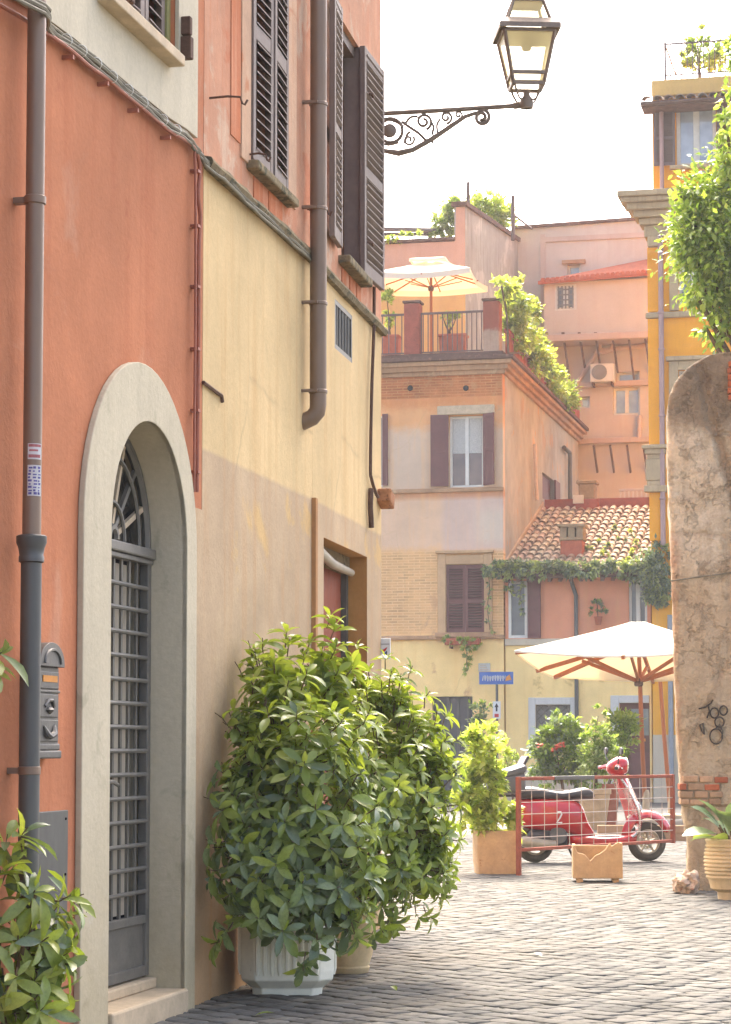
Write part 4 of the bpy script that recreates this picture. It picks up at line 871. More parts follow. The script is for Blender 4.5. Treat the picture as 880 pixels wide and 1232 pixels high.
# ================================================================== cottage with tiled roof
CT = CK.off(.06)
M_cot = plaster('cottage_plaster', C(255, 220, 152, 1.0), C(226, 178, 116, .9), .1, .3, .9, zones=[(zk(775, 690), C(224, 150, 116, 1.0))], wob=.02, patch=[(C(236, 196, 128), .9, .6)], grime=(C(214, 190, 160), .0, 1.2, .7))
cot = thing('cottage', 'low cottage with mossy tiled roof, red upper wall and yellow ground floor', 'house', CT.M)
cx1 = CT.at(784, 800)[0]
wA = CT.rect(612, 699, 635, 768); wB = CT.rect(757, 697, 779, 760); wC = CT.rect(645, 848, 687, 905); dD = CT.rect(746, 846, 784, 985)
ye, yr = -.38, 6.0; zE = CT.at(690, 690, ye)[1]; zR = CT.at(700, 612, yr)[1]
MB().prism(rp(.03, cx1, -.05, zE+.05), 0, .3, [rp(*wA), rp(*wB), rp(*wC), rp(dD[0], dD[1]-.03, -.045, dD[3])]).build('wall', M_cot, cot)
Bx('gable_wall', M_cot, cot, cx1-.3, cx1-.01, .302, 6.2, -.05, zE)
Bx('upper_ridge_wall', M_bar, cot, .05, cx1+.1, yr+.02, yr+.3, zE, CT.at(700, 600, yr)[1])
Bx('string_course', plaster('grey_band', C(222, 206, 182), C(180, 160, 130), .1, .3, 2), cot, .02, cx1, -.05, .01, zk(776, 690), zk(768, 690), bevel=.015)
casement(cot, *wA, y=.0, n=1, fw=.07); Bx('room', M_dark, cot, wA[0], wA[1], .3, .32, wA[2], wA[3]); shutter(cot, 'shutter', wA[1]+.01, wA[2], wA[3]+.05, .32, -.05, PI*.96, True, M_shutb, None, st=.05)
casement(cot, *wB, y=.06, n=2, fw=.06); Bx('room', M_dark, cot, wB[0], wB[1], .3, .32, wB[2], wB[3])
M_wstone = plaster('white_stone_trim', C(226, 222, 216), C(190, 180, 168), .08, .3, 2)
m = MB(); m.box(wC[0]-.17, wC[0]-.002, -.05, .02, wC[2]-.1, wC[3]+.17); m.box(wC[1]+.002, wC[1]+.17, -.05, .02, wC[2]-.1, wC[3]+.17); m.box(wC[0], wC[1], -.048, .02, wC[3]+.002, wC[3]+.168); m.build('window_surround', M_wstone, cot, bevel=.01)
Bx('room', paint('grey_glass', C(150, 150, 146), .3, .5), cot, wC[0], wC[1], .16, .18, wC[2], wC[3]); m = MB(); m.box(wC[0], wC[0]+.03, .02, .05, wC[2], wC[3]); m.box(wC[1]-.03, wC[1], .02, .05, wC[2], wC[3]); m.box(wC[0]+.03, wC[1]-.03, .02, .05, wC[3]-.03, wC[3]); gr_ = m.build('window_grille', M_gate, cot)
wW, hW = wC[1]-wC[0], wC[3]-wC[2]
for sg in (1, -1):
    for i in range(-6, 7):
        pts = []
        xc = wC[0] + wW*(i/6.0*1.4+.5)
        t0, t1 = 0.0, hW
        xa_, xb_ = xc - sg*hW*.5, xc + sg*hW*.5
        def clip(xa_, za_, xb_, zb_):
            lo, hi = 0., 1.
            dxx = xb_-xa_
            for lim, s_ in ((wC[0], 1), (wC[1], -1)):
                fa, fb = s_*(xa_-lim), s_*(xb_-lim)
                if fa < 0 and fb < 0: return None
                if fa < 0: lo = max(lo, fa/(fa-fb))
                if fb < 0: hi = min(hi, fa/(fa-fb))
            if hi - lo < .03: return None
            return [(xa_+dxx*q, .03+.006*sg, za_+(zb_-za_)*q) for q in (lo, hi)]
        c_ = clip(xa_, wC[2], xb_, wC[3])
        if c_: MB().tube(c_, .012, 5).build('lattice_bar', M_gate, gr_)
m = MB(); m.box(dD[0]-.2, dD[0]-.002, -.06, .02, -.05, dD[3]+.18); m.box(dD[0], dD[1]-.03, -.058, .02, dD[3]+.002, dD[3]+.178); m.build('door_surround', M_wstone, cot, bevel=.01)
do = Bx('door', paint('brown_door', C(112, 70, 60), .5, .35, .12, 3, .1, stretch=(4, 4, .4)), cot, dD[0], dD[1]-.03, .1, .15, -.05, dD[3])
x0, x1, z0, z1 = CT.rect(760, 853, 781, 885, .1); Bx('pane', glassmat('door_glass', C(150, 156, 152, .7)), do, x0, x1, .085, .099, z0, z1); Bx('letter_plate', M_orange_pl, do, x0+.02, x0+.33, .085, .098, z0-.14, z0-.07); Bx('lower_panel', M_shutb, do, x0, x1, .088, .099, .25, z0-.4, bevel=.01); MB().lathe([(0, -.03), (.03, -.02), (.03, 0)], 10).build('knob', M_trav, do, loc=(x0+.3, .08, z0-.5), rot=(PI/2, 0, 0))
x, _ = CT.at(694, 740); MB().tube([(x-.1, ye+.05, zE-.03), (x-.08, -.08, zE-.25), (x, -.07, zE-.5), (x, -.07, zE-2.0), (x, -.07, .1)], .05, 10).build('drainpipe', M_pipe_g, cot, True)
Bx('plinth', plaster('pale_plinth', C(220, 204, 180), C(180, 160, 130), .14, .4, 1.5), cot, .03, dD[0]-.21, -.03, .001, -.05, .75, bevel=.02)
# roof: boarding, pans as a corrugated sheet, every cover tile by itself
M_tile = paint('roof_tile', C(198, 164, 142), .85, .2, .22, 9, .3, worn=C(170, 160, 138), wth=.56, rnd=.15)
M_tile2 = paint('roof_tile_lichen', C(206, 182, 158), .9, .15, .22, 9, .3, worn=C(158, 150, 124), wth=.54, rnd=.15)
rx0, rx1 = .04, cx1 + .25; sl = math.atan2(zR-zE, yr-ye); LEN = math.hypot(zR-zE, yr-ye)
RM = Matrix.Translation((0, ye, zE)) @ Matrix.Rotation(sl, 4, 'X')
m = MB(); m.box(rx0, rx1, 0, LEN, -.1, 0); roof = m.build('roof', M_bar, cot); roof.matrix_basis = RM
ncol = 18; pit = (rx1-rx0)/ncol; rings = []
m = MB(); nn = ncol*6
vs_ = [(rx0 + (rx1-rx0)*i/nn, yy, .03 - .028*abs(math.sin(PI*i/6))) for yy in (0, LEN) for i in range(nn+1)]; m.add(vs_, [(i, i+1, nn+2+i, nn+1+i) for i in range(nn)]); m.build('pan_tiles', M_tile, roof, True)
tm = MB(); nseg = 7; tl_ = .47
vv = []
for yy, rr in ((0, .098), (tl_, .072)):
    for r2 in (rr, rr-.016):
        vv += [(r2*math.cos(PI*i/nseg), yy, r2*math.sin(PI*i/nseg)*.85) for i in range(nseg+1)]
k = nseg+1; ff = [(i+1, i, 2*k+i, 2*k+i+1) for i in range(nseg)] + [(i, i+1, k+i+1, k+i) for i in range(nseg)] + [(k+i, k+i+1, 3*k+i+1, 3*k+i) for i in range(nseg)]
mes = []
for mt in (M_tile, M_tile2): me = bpy.data.meshes.new('tile'); me.from_pydata(vv, [], ff); me.materials.append(mt); me.polygons.foreach_set('use_smooth', [True]*len(ff)); me.set_sharp_from_angle(angle=.8); mes.append(me)
nrow = 16; ex = LEN/nrow
for c in range(ncol):
    for r_ in range(nrow):
        mk('tile', RN.choice(mes), roof, (rx0 + pit*c + RN.uniform(-.012, .012), r_*ex - .05 + RN.uniform(-.02, .02), .022 + .02*RN.random()), (math.radians(-2.2) + RN.uniform(-.02, .02), RN.uniform(-.06, .06), RN.uniform(-.035, .035)))
MB().box(rx0-.16, rx0-.0, -.1, LEN+.1, -.05, .2).build('verge', plaster('verge_mortar', C(210, 180, 150), C(150, 120, 95), .2, .4, 2), roof, bevel=.03)
for i in range(15): x = rx0 + .1 + (rx1-rx0-.2)*i/14; Bx('rafter', M_cap, roof, x-.04, x+.04, .02, .5, -.2, -.102)
m = MB(); m.tube([(rx0, -.06, -.02), (rx1, -.06, -.02)], .07, 8); m.build('gutter', M_rust, roof, True)
# chimneys
M_chim = paint('chimney_pot_stone', C(170, 148, 118), .9, .1, .25, 8, .5)
def on_roof(px, py):                                # point of the roof plane under a pixel
    c = CT.M.inverted(); o0 = c @ Vector((0, 0, HC)); d0 = c.to_3x3() @ ray(px, py); nrm = Vector((0, -math.sin(sl), math.cos(sl))); t_ = (Vector((0, ye, zE)) - o0).dot(nrm)/d0.dot(nrm); return o0 + d0*t_
q = on_roof(688, 671); ch = MB(); ch.box(-.27, .27, 0, .5, -.3, .42); cho = ch.build('chimney', M_terra, cot, bevel=.02, loc=q)
Bx('chimney_cap', M_chim, cho, -.30, .30, -.04, .54, .421, .5, bevel=.02); Bx('chimney_cap', M_chim, cho, -.34, .34, -.07, .57, .74, .82, bevel=.02)
for x in (-.22, -.02, .18): Bx('chimney_pier', M_chim, cho, x-.06, x+.1, .0, .5, .501, .739)
q = CT.M.inverted() @ P(707, 605, 60.4); c2 = Bx('chimney', M_bar, cot, q.x-.3, q.x+.3, yr-.3, yr+.25, q.z-.7, q.z+.1, bevel=.02)
Bx('chimney_cap', M_chim, c2, q.x-.22, q.x+.2, yr-.26, yr+.2, q.z+.101, q.z+.5, bevel=.03); Bx('chimney_cap', M_chim, c2, q.x-.28, q.x+.26, yr-.3, yr+.24, q.z+.501, q.z+.58, bevel=.02); Bx('meter_box', M_wframe, c2, q.x-.36, q.x-.08, yr-.36, yr-.301, q.z-.02, q.z+.2, bevel=.01)
# dish and terrace clutter behind ridge
fq = thing('roof_fence', 'pale lattice fence on the wall behind the cottage ridge', 'fence', CT.M @ Matrix.Translation((CT.at(745, 600, 7)[0], 7, zE)))
hh_ = CT.at(760, 588, 7)[1]-zE
Bx('frame', M_wframe, fq, 0, .95, -.02, .02, hh_-.06, hh_, bevel=.005); Bx('frame', M_wframe, fq, 0, .95, -.02, .02, hh_-.5, hh_-.44, bevel=.005)
for i in range(9): Bx('picket', M_wframe, fq, .02+i*.112, .06+i*.112, -.018, .018, 0 if i in (0, 8) else hh_-.44, hh_-.061)
# ================================================================== ochre palazzo
OC = CK.off(-.25); ox = OC.at(783.5, 600)[0]
def zo(py, px=820): return OC.at(px, py)[1]
M_och = plaster('ochre_render', C(246, 166, 40, .95), C(224, 146, 48), .1, .3, .7, patch=[(C(240, 156, 36, .95), .7, .58)], grime=(C(224, 206, 180), -.5, 2.3, .0))
M_ochL = plaster('ochre_lower', C(222, 206, 182), C(190, 160, 120), .1, .3, .8, zones=[(zo(884), C(244, 172, 60, .95))], wob=.04)
M_stone = plaster('stone_trim', C(206, 178, 140), C(150, 124, 96), .14, .5, 2.0)
oc = thing('ochre_palazzo', 'tall ochre building with stone cornice, downpipe and railed roof', 'building', OC.M)
xR = ox + 6
hA = OC.rect(814, 127, 862, 198, .5); hB = OC.rect(817, 292, 850, 368); hC = OC.rect(817, 445, 850, 520)
MB().prism(rp(ox, xR, zo(650), zo(262)), 0, .4, [rp(*hB), rp(*hC)]).build('wall', M_och, oc)
MB().prism(rp(ox, xR, -.05, zo(650)), 0, .4).build('lower_wall', M_ochL, oc)
Bx('rear_block', M_och, oc, ox+.02, xR, .42, 9, -.05, zo(262))
MB().prism(rp(ox+.06, xR, zo(235), zo(90)), .5, .9, [rp(*hA)]).build('attic_wall', M_och, oc); Bx('attic_rear', M_och, oc, ox+.08, xR, .92, 8, zo(235), zo(92))
for h in (hB, hC):
    m = MB(); w_ = .22
    m.box(h[0]-w_, h[0]-.002, -.06, .02, h[2]-.1, h[3]+w_); m.box(h[1]+.002, h[1]+w_, -.06, .02, h[2]-.1, h[3]+w_); m.box(h[0], h[1], -.058, .02, h[3]+.002, h[3]+w_-.002); m.box(h[0]-w_-.06, h[1]+w_+.06, -.14, .02, h[3]+w_+.002, h[3]+w_+.1); m.build('window_surround', M_stone, oc, bevel=.015)
    casement(oc, *h, y=.1, n=2); Bx('room', M_dark, oc, h[0], h[1], .36, .39, h[2], h[3])
casement(oc, *hA, y=.6, n=2, fw=.09, pm=glassmat('attic_glass', C(176, 184, 196, .8))); Bx('room', M_dark, oc, hA[0], hA[1], .86, .89, hA[2], hA[3])
M_shg = paint('grey_mauve_shutter', C(122, 102, 96), .6, .3, .1, 3, .1)
shutter(oc, 'shutter', hA[0]-.02, hA[2], hA[3]+.05, .5, .42, PI*.98, False, M_shg, 'join', .055, (.45,), .06); shutter(oc, 'shutter', hA[1]+.02, hA[2], hA[3]+.05, .5, .42, PI*.98, True, M_shg, 'join', .055, (.45,), .06)
Bx('sill', M_stone, oc, hA[0]-.15, hA[1]+.15, .38, .52, hA[2]-.1, hA[2]-.002, bevel=.015)
# classical cornice: stacked mouldings returning at the corner
for i, (pa, pb, pr) in enumerate(((284, 270, .1), (270, 262, .2), (262, 254, .32), (254, 246, .46), (246, 240, .58), (240, 233, .66))):
    Bx('cornice', M_stone, oc, ox-pr, xR, -pr, .45, zo(pa)+.002, zo(pb), bevel=.02)
Bx('cornice_bracket', M_stone, oc, ox-.02, ox+.32, -.14, .05, zo(296), zo(283.5), bevel=.03)
Bx('string_course', M_stone, oc, ox-.08, xR, -.1, .02, zo(382), zo(375), bevel=.02)
Bx('pilaster', M_och, oc, ox-.03, ox+.25, -.06, .01, zo(535), zo(382.5))
Bx('pilaster', M_och, oc, ox-.03, ox+.25, -.06, .01, zo(650), zo(592))
Bx('pilaster', M_och, oc, ox-.03, ox+.25, -.06, .01, zo(374), zo(296.5))
for i, (pa, pb, pr) in enumerate(((592, 584, .14), (584, 578, .08), (578, 552, .1), (552, 546, .07), (546, 540, .12), (540, 535, .18))): Bx('capital', M_stone, oc, ox-pr, ox+.25+pr, -pr-.05, .012, zo(pa)+.002, zo(pb), bevel=.02)
x = OC.at(796, 400, -.12)[0]
M_mauvep = paint('mauve_pipe', C(184, 150, 146), .6, .3, .12, 2, .1)
dpo = MB().tube([(x, -.12, zo(660)), (x, -.12, zo(282))], .06, 12).build('drainpipe', M_mauvep, oc, True); MB().tube([(x, .36, zo(232)), (x, .36, zo(125))], .05, 10).build('upper_pipe', M_mauvep, dpo, True)
for py in (300, 376, 420, 500, 600): MB().lathe([(.062, -.03), (.075, -.02), (.075, .02), (.062, .03)], 12, (x, -.12, zo(py))).build('pipe_clip', M_mauvep, dpo, True)
x = OC.at(807.5, 850, -.1)[0]; MB().tube([(x, -.1, -.05), (x, -.1, zo(740))], .06, 10).build('drainpipe', paint('blue_grey_pipe', C(160, 164, 170), .5, .4), oc, True)
Bx('vent_cover', M_dark, oc, OC.at(818, 948)[0], OC.at(826, 948)[0], -.02, .01, zo(954), zo(944))
# tiled eave over the attic window and roof terrace
x0, x1 = OC.at(772, 118)[0], xR; z0 = zo(124)
Bx('eave', M_cap, oc, x0, x1, -.15, .52, z0-.08, z0+.02, bevel=.02)
Bx('gutter', M_rust, oc, x0, x1, -.28, -.152, z0-.06, z0+.03, bevel=.03)
for i in range(22): o = mk('tile', mes[i % 2], oc, (x0+.15+i*.26, -.25, z0+.05), (.25, 0, RN.uniform(-.04, .04)), 0); o.scale = (1.25, 1.6, 1.3)
Bx('parapet', plaster('pale_ochre', C(238, 196, 120), C(206, 160, 96), .1, .3), oc, ox+.06, xR, .36, .6, zo(108), zo(89), bevel=.02)
z0, z1 = zo(88), zo(44); xx0 = OC.at(798, 60)[0]
m = MB(); m.bar((xx0, .5, z1), (xR, .5, z1), .03, .04); m.bar((xx0, .5, z0+.12), (xR, .5, z0+.12), .025, .03); m.bar((xx0, .5, z0), (xx0, .5, z1+.06), .05); m.bar((xx0, .5, z1), (xx0, 3, z1), .03, .04); ra = m.build('railing', M_rail, oc)
bm_ = None
for i in range(30):
    x = xx0 + .13*(i+1)
    if bm_ is None: bm_ = MB().tube([(0, 0, 0), (0, 0, z1-z0)], .012, 5).build('bar', M_rail, ra, loc=(x, .5, z0)).data
    else: mk('bar', bm_, ra, (x, .5, z0))
# ================================================================== street name sign and arrow on a pole
q = P(598, 905, 53.6); sg_ = thing('street_sign', 'blue street sign with white lettering on a pole, small arrow plate below', 'sign', CK.M @ Matrix.Translation((CK.at(598, 850, -.9)[0], -.9, 0)))
def zs2(py): return CK.at(598, py, -.9)[1]
xo = CK.at(598, 850, -.9)[0]
MB().tube([(0, .03, 0), (0, .03, zs2(809))], .03, 10).build('pole', M_pipe_g, sg_, True)
x0, x1 = CK.at(577, 815, -.9)[0]-xo, CK.at(618, 815, -.9)[0]-xo; z0, z1 = zs2(823.5), zs2(808.5)
pl_ = Bx('plate', M_sb, sg_, x0, x1, -.02, .0, z0, z1, bevel=.004)
rs = random.Random(2); w_, h_ = x1-x0, z1-z0
for i in range(9):
    a = x0 + w_*(.1+.075*i); zz0 = z0+h_*(.25+.05*rs.random()); MB().tube([(a, -.023, zz0), (a+.02, -.023, zz0+h_*.4), (a+.045, -.023, zz0+h_*.12), (a+.055, -.023, zz0+h_*.42)], .012, 4).build('letter', M_sign, pl_)
MB().prism([(x0+w_*.76, z0+h_*.25), (x0+w_*.95, z0+h_*.35), (x0+w_*.9, z0+h_*.8), (x0+w_*.8, z0+h_*.6)], -.024, -.021).build('emblem', M_orange_pl, pl_)
Bx('arrow_plate', M_sign, sg_, -.09, .09, -.02, .0, zs2(865), zs2(844), bevel=.004); MB().prism([(-.02, zs2(856)), (.02, zs2(856)), (.02, zs2(851)), (.05, zs2(851)), (0, zs2(846)), (-.05, zs2(851)), (-.02, zs2(851))], -.024, -.021).build('arrow', M_dark, sg_); Bx('red_mark', M_sr, sg_, -.05, .05, -.024, -.021, zs2(863), zs2(859))
a = CK.rect(576, 798, 590, 808, -.02); pq = thing('wall_plaque', 'pale marble plaque on the yellow wall above the blue street sign', 'sign', CK.M @ Matrix.Translation((a[0], 0, a[2]))); Bx('slab', M_wstone, pq, 0, a[1]-a[0], -.03, .005, 0, a[3]-a[2], bevel=.006)
for i in range(3): Bx('line', M_trav, pq, .04, (a[1]-a[0])-.04-.03*i, -.034, -.031, (a[3]-a[2])*(.2+.25*i), (a[3]-a[2])*(.3+.25*i))
# ================================================================== parasols of the square
T1 = G(775, 990); p1 = P(768, 745, T1.y)
tiltm = Matrix.Translation((0, 0, 2.75)) @ Matrix.Rotation(math.radians(-5), 4, 'X') @ Matrix.Translation((0, 0, -2.75))
Cc = P(770, 790, T1.y)
def bigpar(label, pxb, pyb, pxt, hw, zr, za, ang, tl):
    b = G(pxb, pyb); top = P(pxt, 800, b.y)
    t = parasol('parasol', label, Matrix.Translation((top.x, top.y, 0)) @ Matrix.Rotation(math.radians(ang), 4, 'Z'), hw, zr, za, 0, .03, True, False, tl, tuple((Matrix.Rotation(math.radians(-ang), 3, 'Z') @ Vector((b.x-top.x, 0, 0))).xy), .05, 'parasols on the square')
    lx, ly = (Matrix.Rotation(math.radians(-ang), 3, 'Z') @ Vector((b.x-top.x, 0, 0))).xy
    MB().lathe([(.3, -.02), (.3, .05), (.06, .08), (.06, .5), (.045, .55)], 16, (lx, ly, 0)).build('base', M_trav, t, True)
    return t
bigpar('large cream square parasol on a leaning wooden pole behind the red scooter', 778, 990, 769, 1.78, 2.68, 3.42, -15, tiltm)
bigpar('smaller cream parasol on a leaning pole beside the weathered pier', 808, 984, 792, 1.05, 2.95, 3.35, -10, None)
# ================================================================== weathered pier (end of an old garden wall)
ZP = 20.55
M_pier = NT('weathered_masonry'); t = M_pier; p = t.pos()
big = t.noise(p, 1.1, 7, .65, .2); mid = t.noise(p, 4.5, 7, .68, .1); fine = t.noise(p, 30, 5, .65)
sp = t.n('SeparateXYZ', {0: p}); ex_ = t.math('ADD', sp.outputs[0], t.math('MULTIPLY', t.math('SUBTRACT', mid, .5), .28))
col = t.ramp(big, [(.28, C(166, 148, 124)), (.42, C(200, 182, 156)), (.55, C(226, 212, 190)), (.72, C(212, 192, 164))])
col = t.mix(t.ramp(mid, [(.42, 0), (.66, .6)]), col, C(172, 150, 122))
col = t.mix(t.ramp(t.noise(t.n('Mapping', {'Vector': p, 'Location': (3, 1, 7)}).outputs[0], 2.6, 7, .7, .2), [(.5, 0), (.58, .85)]), col, C(222, 204, 178))
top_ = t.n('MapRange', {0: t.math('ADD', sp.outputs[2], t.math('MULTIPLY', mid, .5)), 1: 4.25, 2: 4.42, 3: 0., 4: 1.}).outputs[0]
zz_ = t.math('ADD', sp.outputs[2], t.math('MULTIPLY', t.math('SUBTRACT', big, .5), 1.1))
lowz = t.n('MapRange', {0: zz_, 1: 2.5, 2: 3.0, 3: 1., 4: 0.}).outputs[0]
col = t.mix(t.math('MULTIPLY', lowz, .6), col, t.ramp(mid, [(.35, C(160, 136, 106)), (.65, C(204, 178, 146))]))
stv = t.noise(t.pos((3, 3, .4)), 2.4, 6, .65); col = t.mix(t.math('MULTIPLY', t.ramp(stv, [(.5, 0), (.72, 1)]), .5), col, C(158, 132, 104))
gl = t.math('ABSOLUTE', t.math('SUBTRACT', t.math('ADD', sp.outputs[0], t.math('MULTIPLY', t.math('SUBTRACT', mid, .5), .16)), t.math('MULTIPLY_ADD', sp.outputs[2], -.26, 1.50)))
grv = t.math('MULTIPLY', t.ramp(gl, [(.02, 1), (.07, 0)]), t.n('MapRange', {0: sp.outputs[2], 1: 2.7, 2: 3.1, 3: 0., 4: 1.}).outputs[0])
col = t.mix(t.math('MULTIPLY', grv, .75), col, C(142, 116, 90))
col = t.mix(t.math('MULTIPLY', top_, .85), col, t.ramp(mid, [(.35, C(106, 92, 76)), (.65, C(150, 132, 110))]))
lf = t.math('MULTIPLY', t.n('MapRange', {0: ex_, 1: .04, 2: .12, 3: 1., 4: 0.}).outputs[0], t.n('MapRange', {0: t.math('ADD', sp.outputs[2], t.math('MULTIPLY', big, .8)), 1: 3.5, 2: 3.7, 3: 1., 4: 0.}).outputs[0])
col = t.mix(t.math('MULTIPLY', lf, .5), col, t.ramp(fine, [(.3, C(160, 92, 66)), (.7, C(190, 138, 108))]))
vo = t.n('TexVoronoi', {'Vector': t.n('Mapping', {'Vector': t.mix(.08, p, t.n('TexNoise', {'Vector': p, 'Scale': 2.2, 'Detail': 5}).outputs[1]), 'Scale': (.9, .9, .6)}).outputs[0], 'Scale': 1.0}, feature='DISTANCE_TO_EDGE').outputs[0]
col = t.mix(t.math('MULTIPLY', t.ramp(vo, [(0, 1), (.02, 0)]), .3), col, C(140, 116, 92))
col = t.mix(1.0, col, t.ramp(fine, [(.3, .86), (.7, 1.1)]), 'MULTIPLY')
lay = t.ramp(t.noise(t.n('Mapping', {'Vector': p, 'Location': (3, 1, 7)}).outputs[0], 2.6, 7, .7, .2), [(.5, 0), (.53, 1)])
h = t.math('ADD', t.math('ADD', t.math('MULTIPLY', mid, 1.2), t.math('MULTIPLY', fine, .7)), t.math('ADD', t.ramp(vo, [(0, 0), (.02, .3)]), t.math('SUBTRACT', t.math('MULTIPLY', lay, .4), t.math('MULTIPLY', grv, .8))))
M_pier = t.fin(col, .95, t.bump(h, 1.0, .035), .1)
pier_px = [(1082, 828), (1060, 829), (1030, 829), (1008, 828.5), (1004, 826), (992, 824), (980, 822.5), (971, 822), (968, 819.5), (950, 818.5), (900, 816), (860, 814.5), (800, 812.5), (750, 811), (700, 810), (650, 807.5), (600, 805.5), (560, 803.8), (520, 803), (490, 803.5), (474, 806.5), (462, 811), (452, 818), (444, 826), (437, 834), (431, 843), (427, 852), (424.5, 862), (423.5, 870)]
px0 = P(803, 700, ZP).x; pr = thing('masonry_pier', 'tall weathered masonry pier with rounded top, cracked plaster and scrawled graffiti', 'wall', loc=(px0, ZP, 0))
xr = P(1010, 700, ZP).x - px0
pz = [(P(b, a, ZP).z, P(b, a, ZP).x - px0) for a, b in pier_px]; pz = [(max(z, -.04), x) for z, x in pz]
def lerp_t(z):
    for (a, xa), (b, xb) in zip(pz[:-1], pz[1:]):
        if a <= z <= b and b > a: return xa + (xb-xa)*(z-a)/(b-a)
    return pz[-1][1]
zs = sorted(set([round(q[0], 4) for q in pz] + [i*.045 for i in range(1, 105) if i*.045 < pz[-1][0]])); rings = []; TD = .7
for z in zs:
    xl_ = lerp_t(z); ring = []; ztop = pz[-1][0]; low = z < 1.25 - (968-900)*ZP/FL
    d0 = 0 if z > .75 else .04
    rc = .05
    pts = []
    for k in range(26): pts.append((xr - (xr-xl_-rc)*k/25, d0))
    for k in range(1, 8): a = PI/2*k/8; pts.append((xl_+rc-rc*math.sin(a), d0+rc-rc*math.cos(a)))
    for k in range(9): pts.append((xl_, d0+rc+(TD-2*rc)*k/8))
    for k in range(1, 8): a = PI/2*k/8; pts.append((xl_+rc-rc*math.cos(a), TD-rc+rc*math.sin(a)))
    for k in range(14): pts.append((xl_+rc+(xr-xl_-rc)*k/13, TD))
    for x, y in pts:
        v = Vector((x, y, z)); nn_ = noise.noise(v*1.6)*.01 + noise.noise(v*6.5)*.010 + noise.noise(v*17)*.008 + abs(noise.noise(v*4.0+Vector((5,5,5))))*.012
        sx = -1 if x < xl_+rc+y*.125 else 0; sy = -1 if y < .3 else 0.3
        fade = 1.0 if z > .03 else .3; x += y*.125
        ring.append((x + sx*nn_*1.1*fade, y + sy*nn_*fade + (.0 if z < ztop-.15 else 0), z))
    rings.append(ring)
mid_ring = [((a[0]+xr)/2, TD*.5+(a[1]-TD*.5)*.6, rings[-1][0][2]+.02) for a in rings[-1]]
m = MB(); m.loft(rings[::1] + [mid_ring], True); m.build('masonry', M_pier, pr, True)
def pp(a, b, y=-.0): q = P(a, b, ZP+y); return (q.x-px0, y, q.z)
M_pbrick = paint('old_brick', C(186, 152, 122), .95, .1, .25, 16, .6, rnd=.25); M_rbrick = paint('red_brick', C(190, 110, 78), .95, .1, .25, 14, .6, rnd=.2)
for (a, b, c, d) in ((819, 961, 829, 968), (830, 962, 851, 968.5), (853, 961, 868, 968), (818, 952, 834, 960), (836, 952, 852, 960), (854, 953, 870, 959.5), (817.5, 943, 826, 950.5), (828, 943, 846, 951), (848, 944, 866, 951), (822, 933.5, 840, 941), (842, 934, 858, 941.5), (860, 935, 876, 942)):
    q0, q1 = pp(a, d), pp(c, b); MB().box(q0[0], q1[0], -.03, .12, q0[2], q1[2]).build('brick', M_rbrick if (a*7+b) % 5 < 1 else M_pbrick, pr, bevel=.008, loc=(0, RN.uniform(-.006, .012), 0))
for k in range(6): q0, q1 = pp(876, 434+8*(k+1)), pp(905, 434+8*k+1); MB().box(q0[0], q1[0], -.05, .3, q0[2], q1[2]).build('brick', M_rbrick, pr, bevel=.008, loc=(RN.uniform(-.01, .01), RN.uniform(-.01, .01), 0))
M_ink = paint('black_spray', C(74, 66, 60), .8, .1, .3, 30, .05)
def loop(cx, cy, rx, ry, a0=0, a1=2*PI, n=16): return [pp(cx+rx*math.cos(a0+(a1-a0)*i/n), cy+ry*math.sin(a0+(a1-a0)*i/n), -.024) for i in range(n+1)]
for L_ in (loop(860, 858, 5, 6), loop(871, 855, 4.5, 5.5), loop(866, 869, 5.5, 6), loop(862, 886, 7.5, 9), [pp(*q, -.024) for q in ((841, 853), (849, 851), (856, 846), (858, 842))], [pp(*q, -.024) for q in ((852, 848), (854, 856), (851, 864))], [pp(*q, -.024) for q in ((862, 876), (866, 872), (870, 880), (868, 892))], [pp(*q, -.024) for q in ((842, 872), (845, 880), (848, 884), (846, 870), (842, 873))]):
    MB().tube(L_, .007, 5).build('graffiti', M_ink, pr)
MB().tube([pp(808, 699, -.02), pp(835, 695, -.03), pp(882, 689, -.02)], .007, 5).build('wire', M_cable, pr)
# boulder at its foot
q = G(829, 1075); m = MB(); bmx = bmesh.new(); bmesh.ops.create_icosphere(bmx, subdivisions=4, radius=1)
vv = []
for v in bmx.verts:
    c = v.co; n_ = noise.noise(c*1.7)*.5 + noise.noise(c*4)*.22 + noise.noise(c*9)*.09; s_ = 1 + n_; vv.append((c.x*.115*s_, c.y*.11*s_, max(.085 + c.z*.1*s_, -.03)))
m.add(vv, [tuple(x.index for x in f.verts) for f in bmx.faces]); bmx.free()
bo = m.build('boulder', paint('pinkish_rock', C(212, 186, 166), .95, .1, .3, 14, .6, worn=C(176, 132, 110), wth=.56), None, True, loc=(q.x, q.y+.04, 0)); tag(bo, 'small pinkish boulder at the foot of the weathered pier', 'rock')
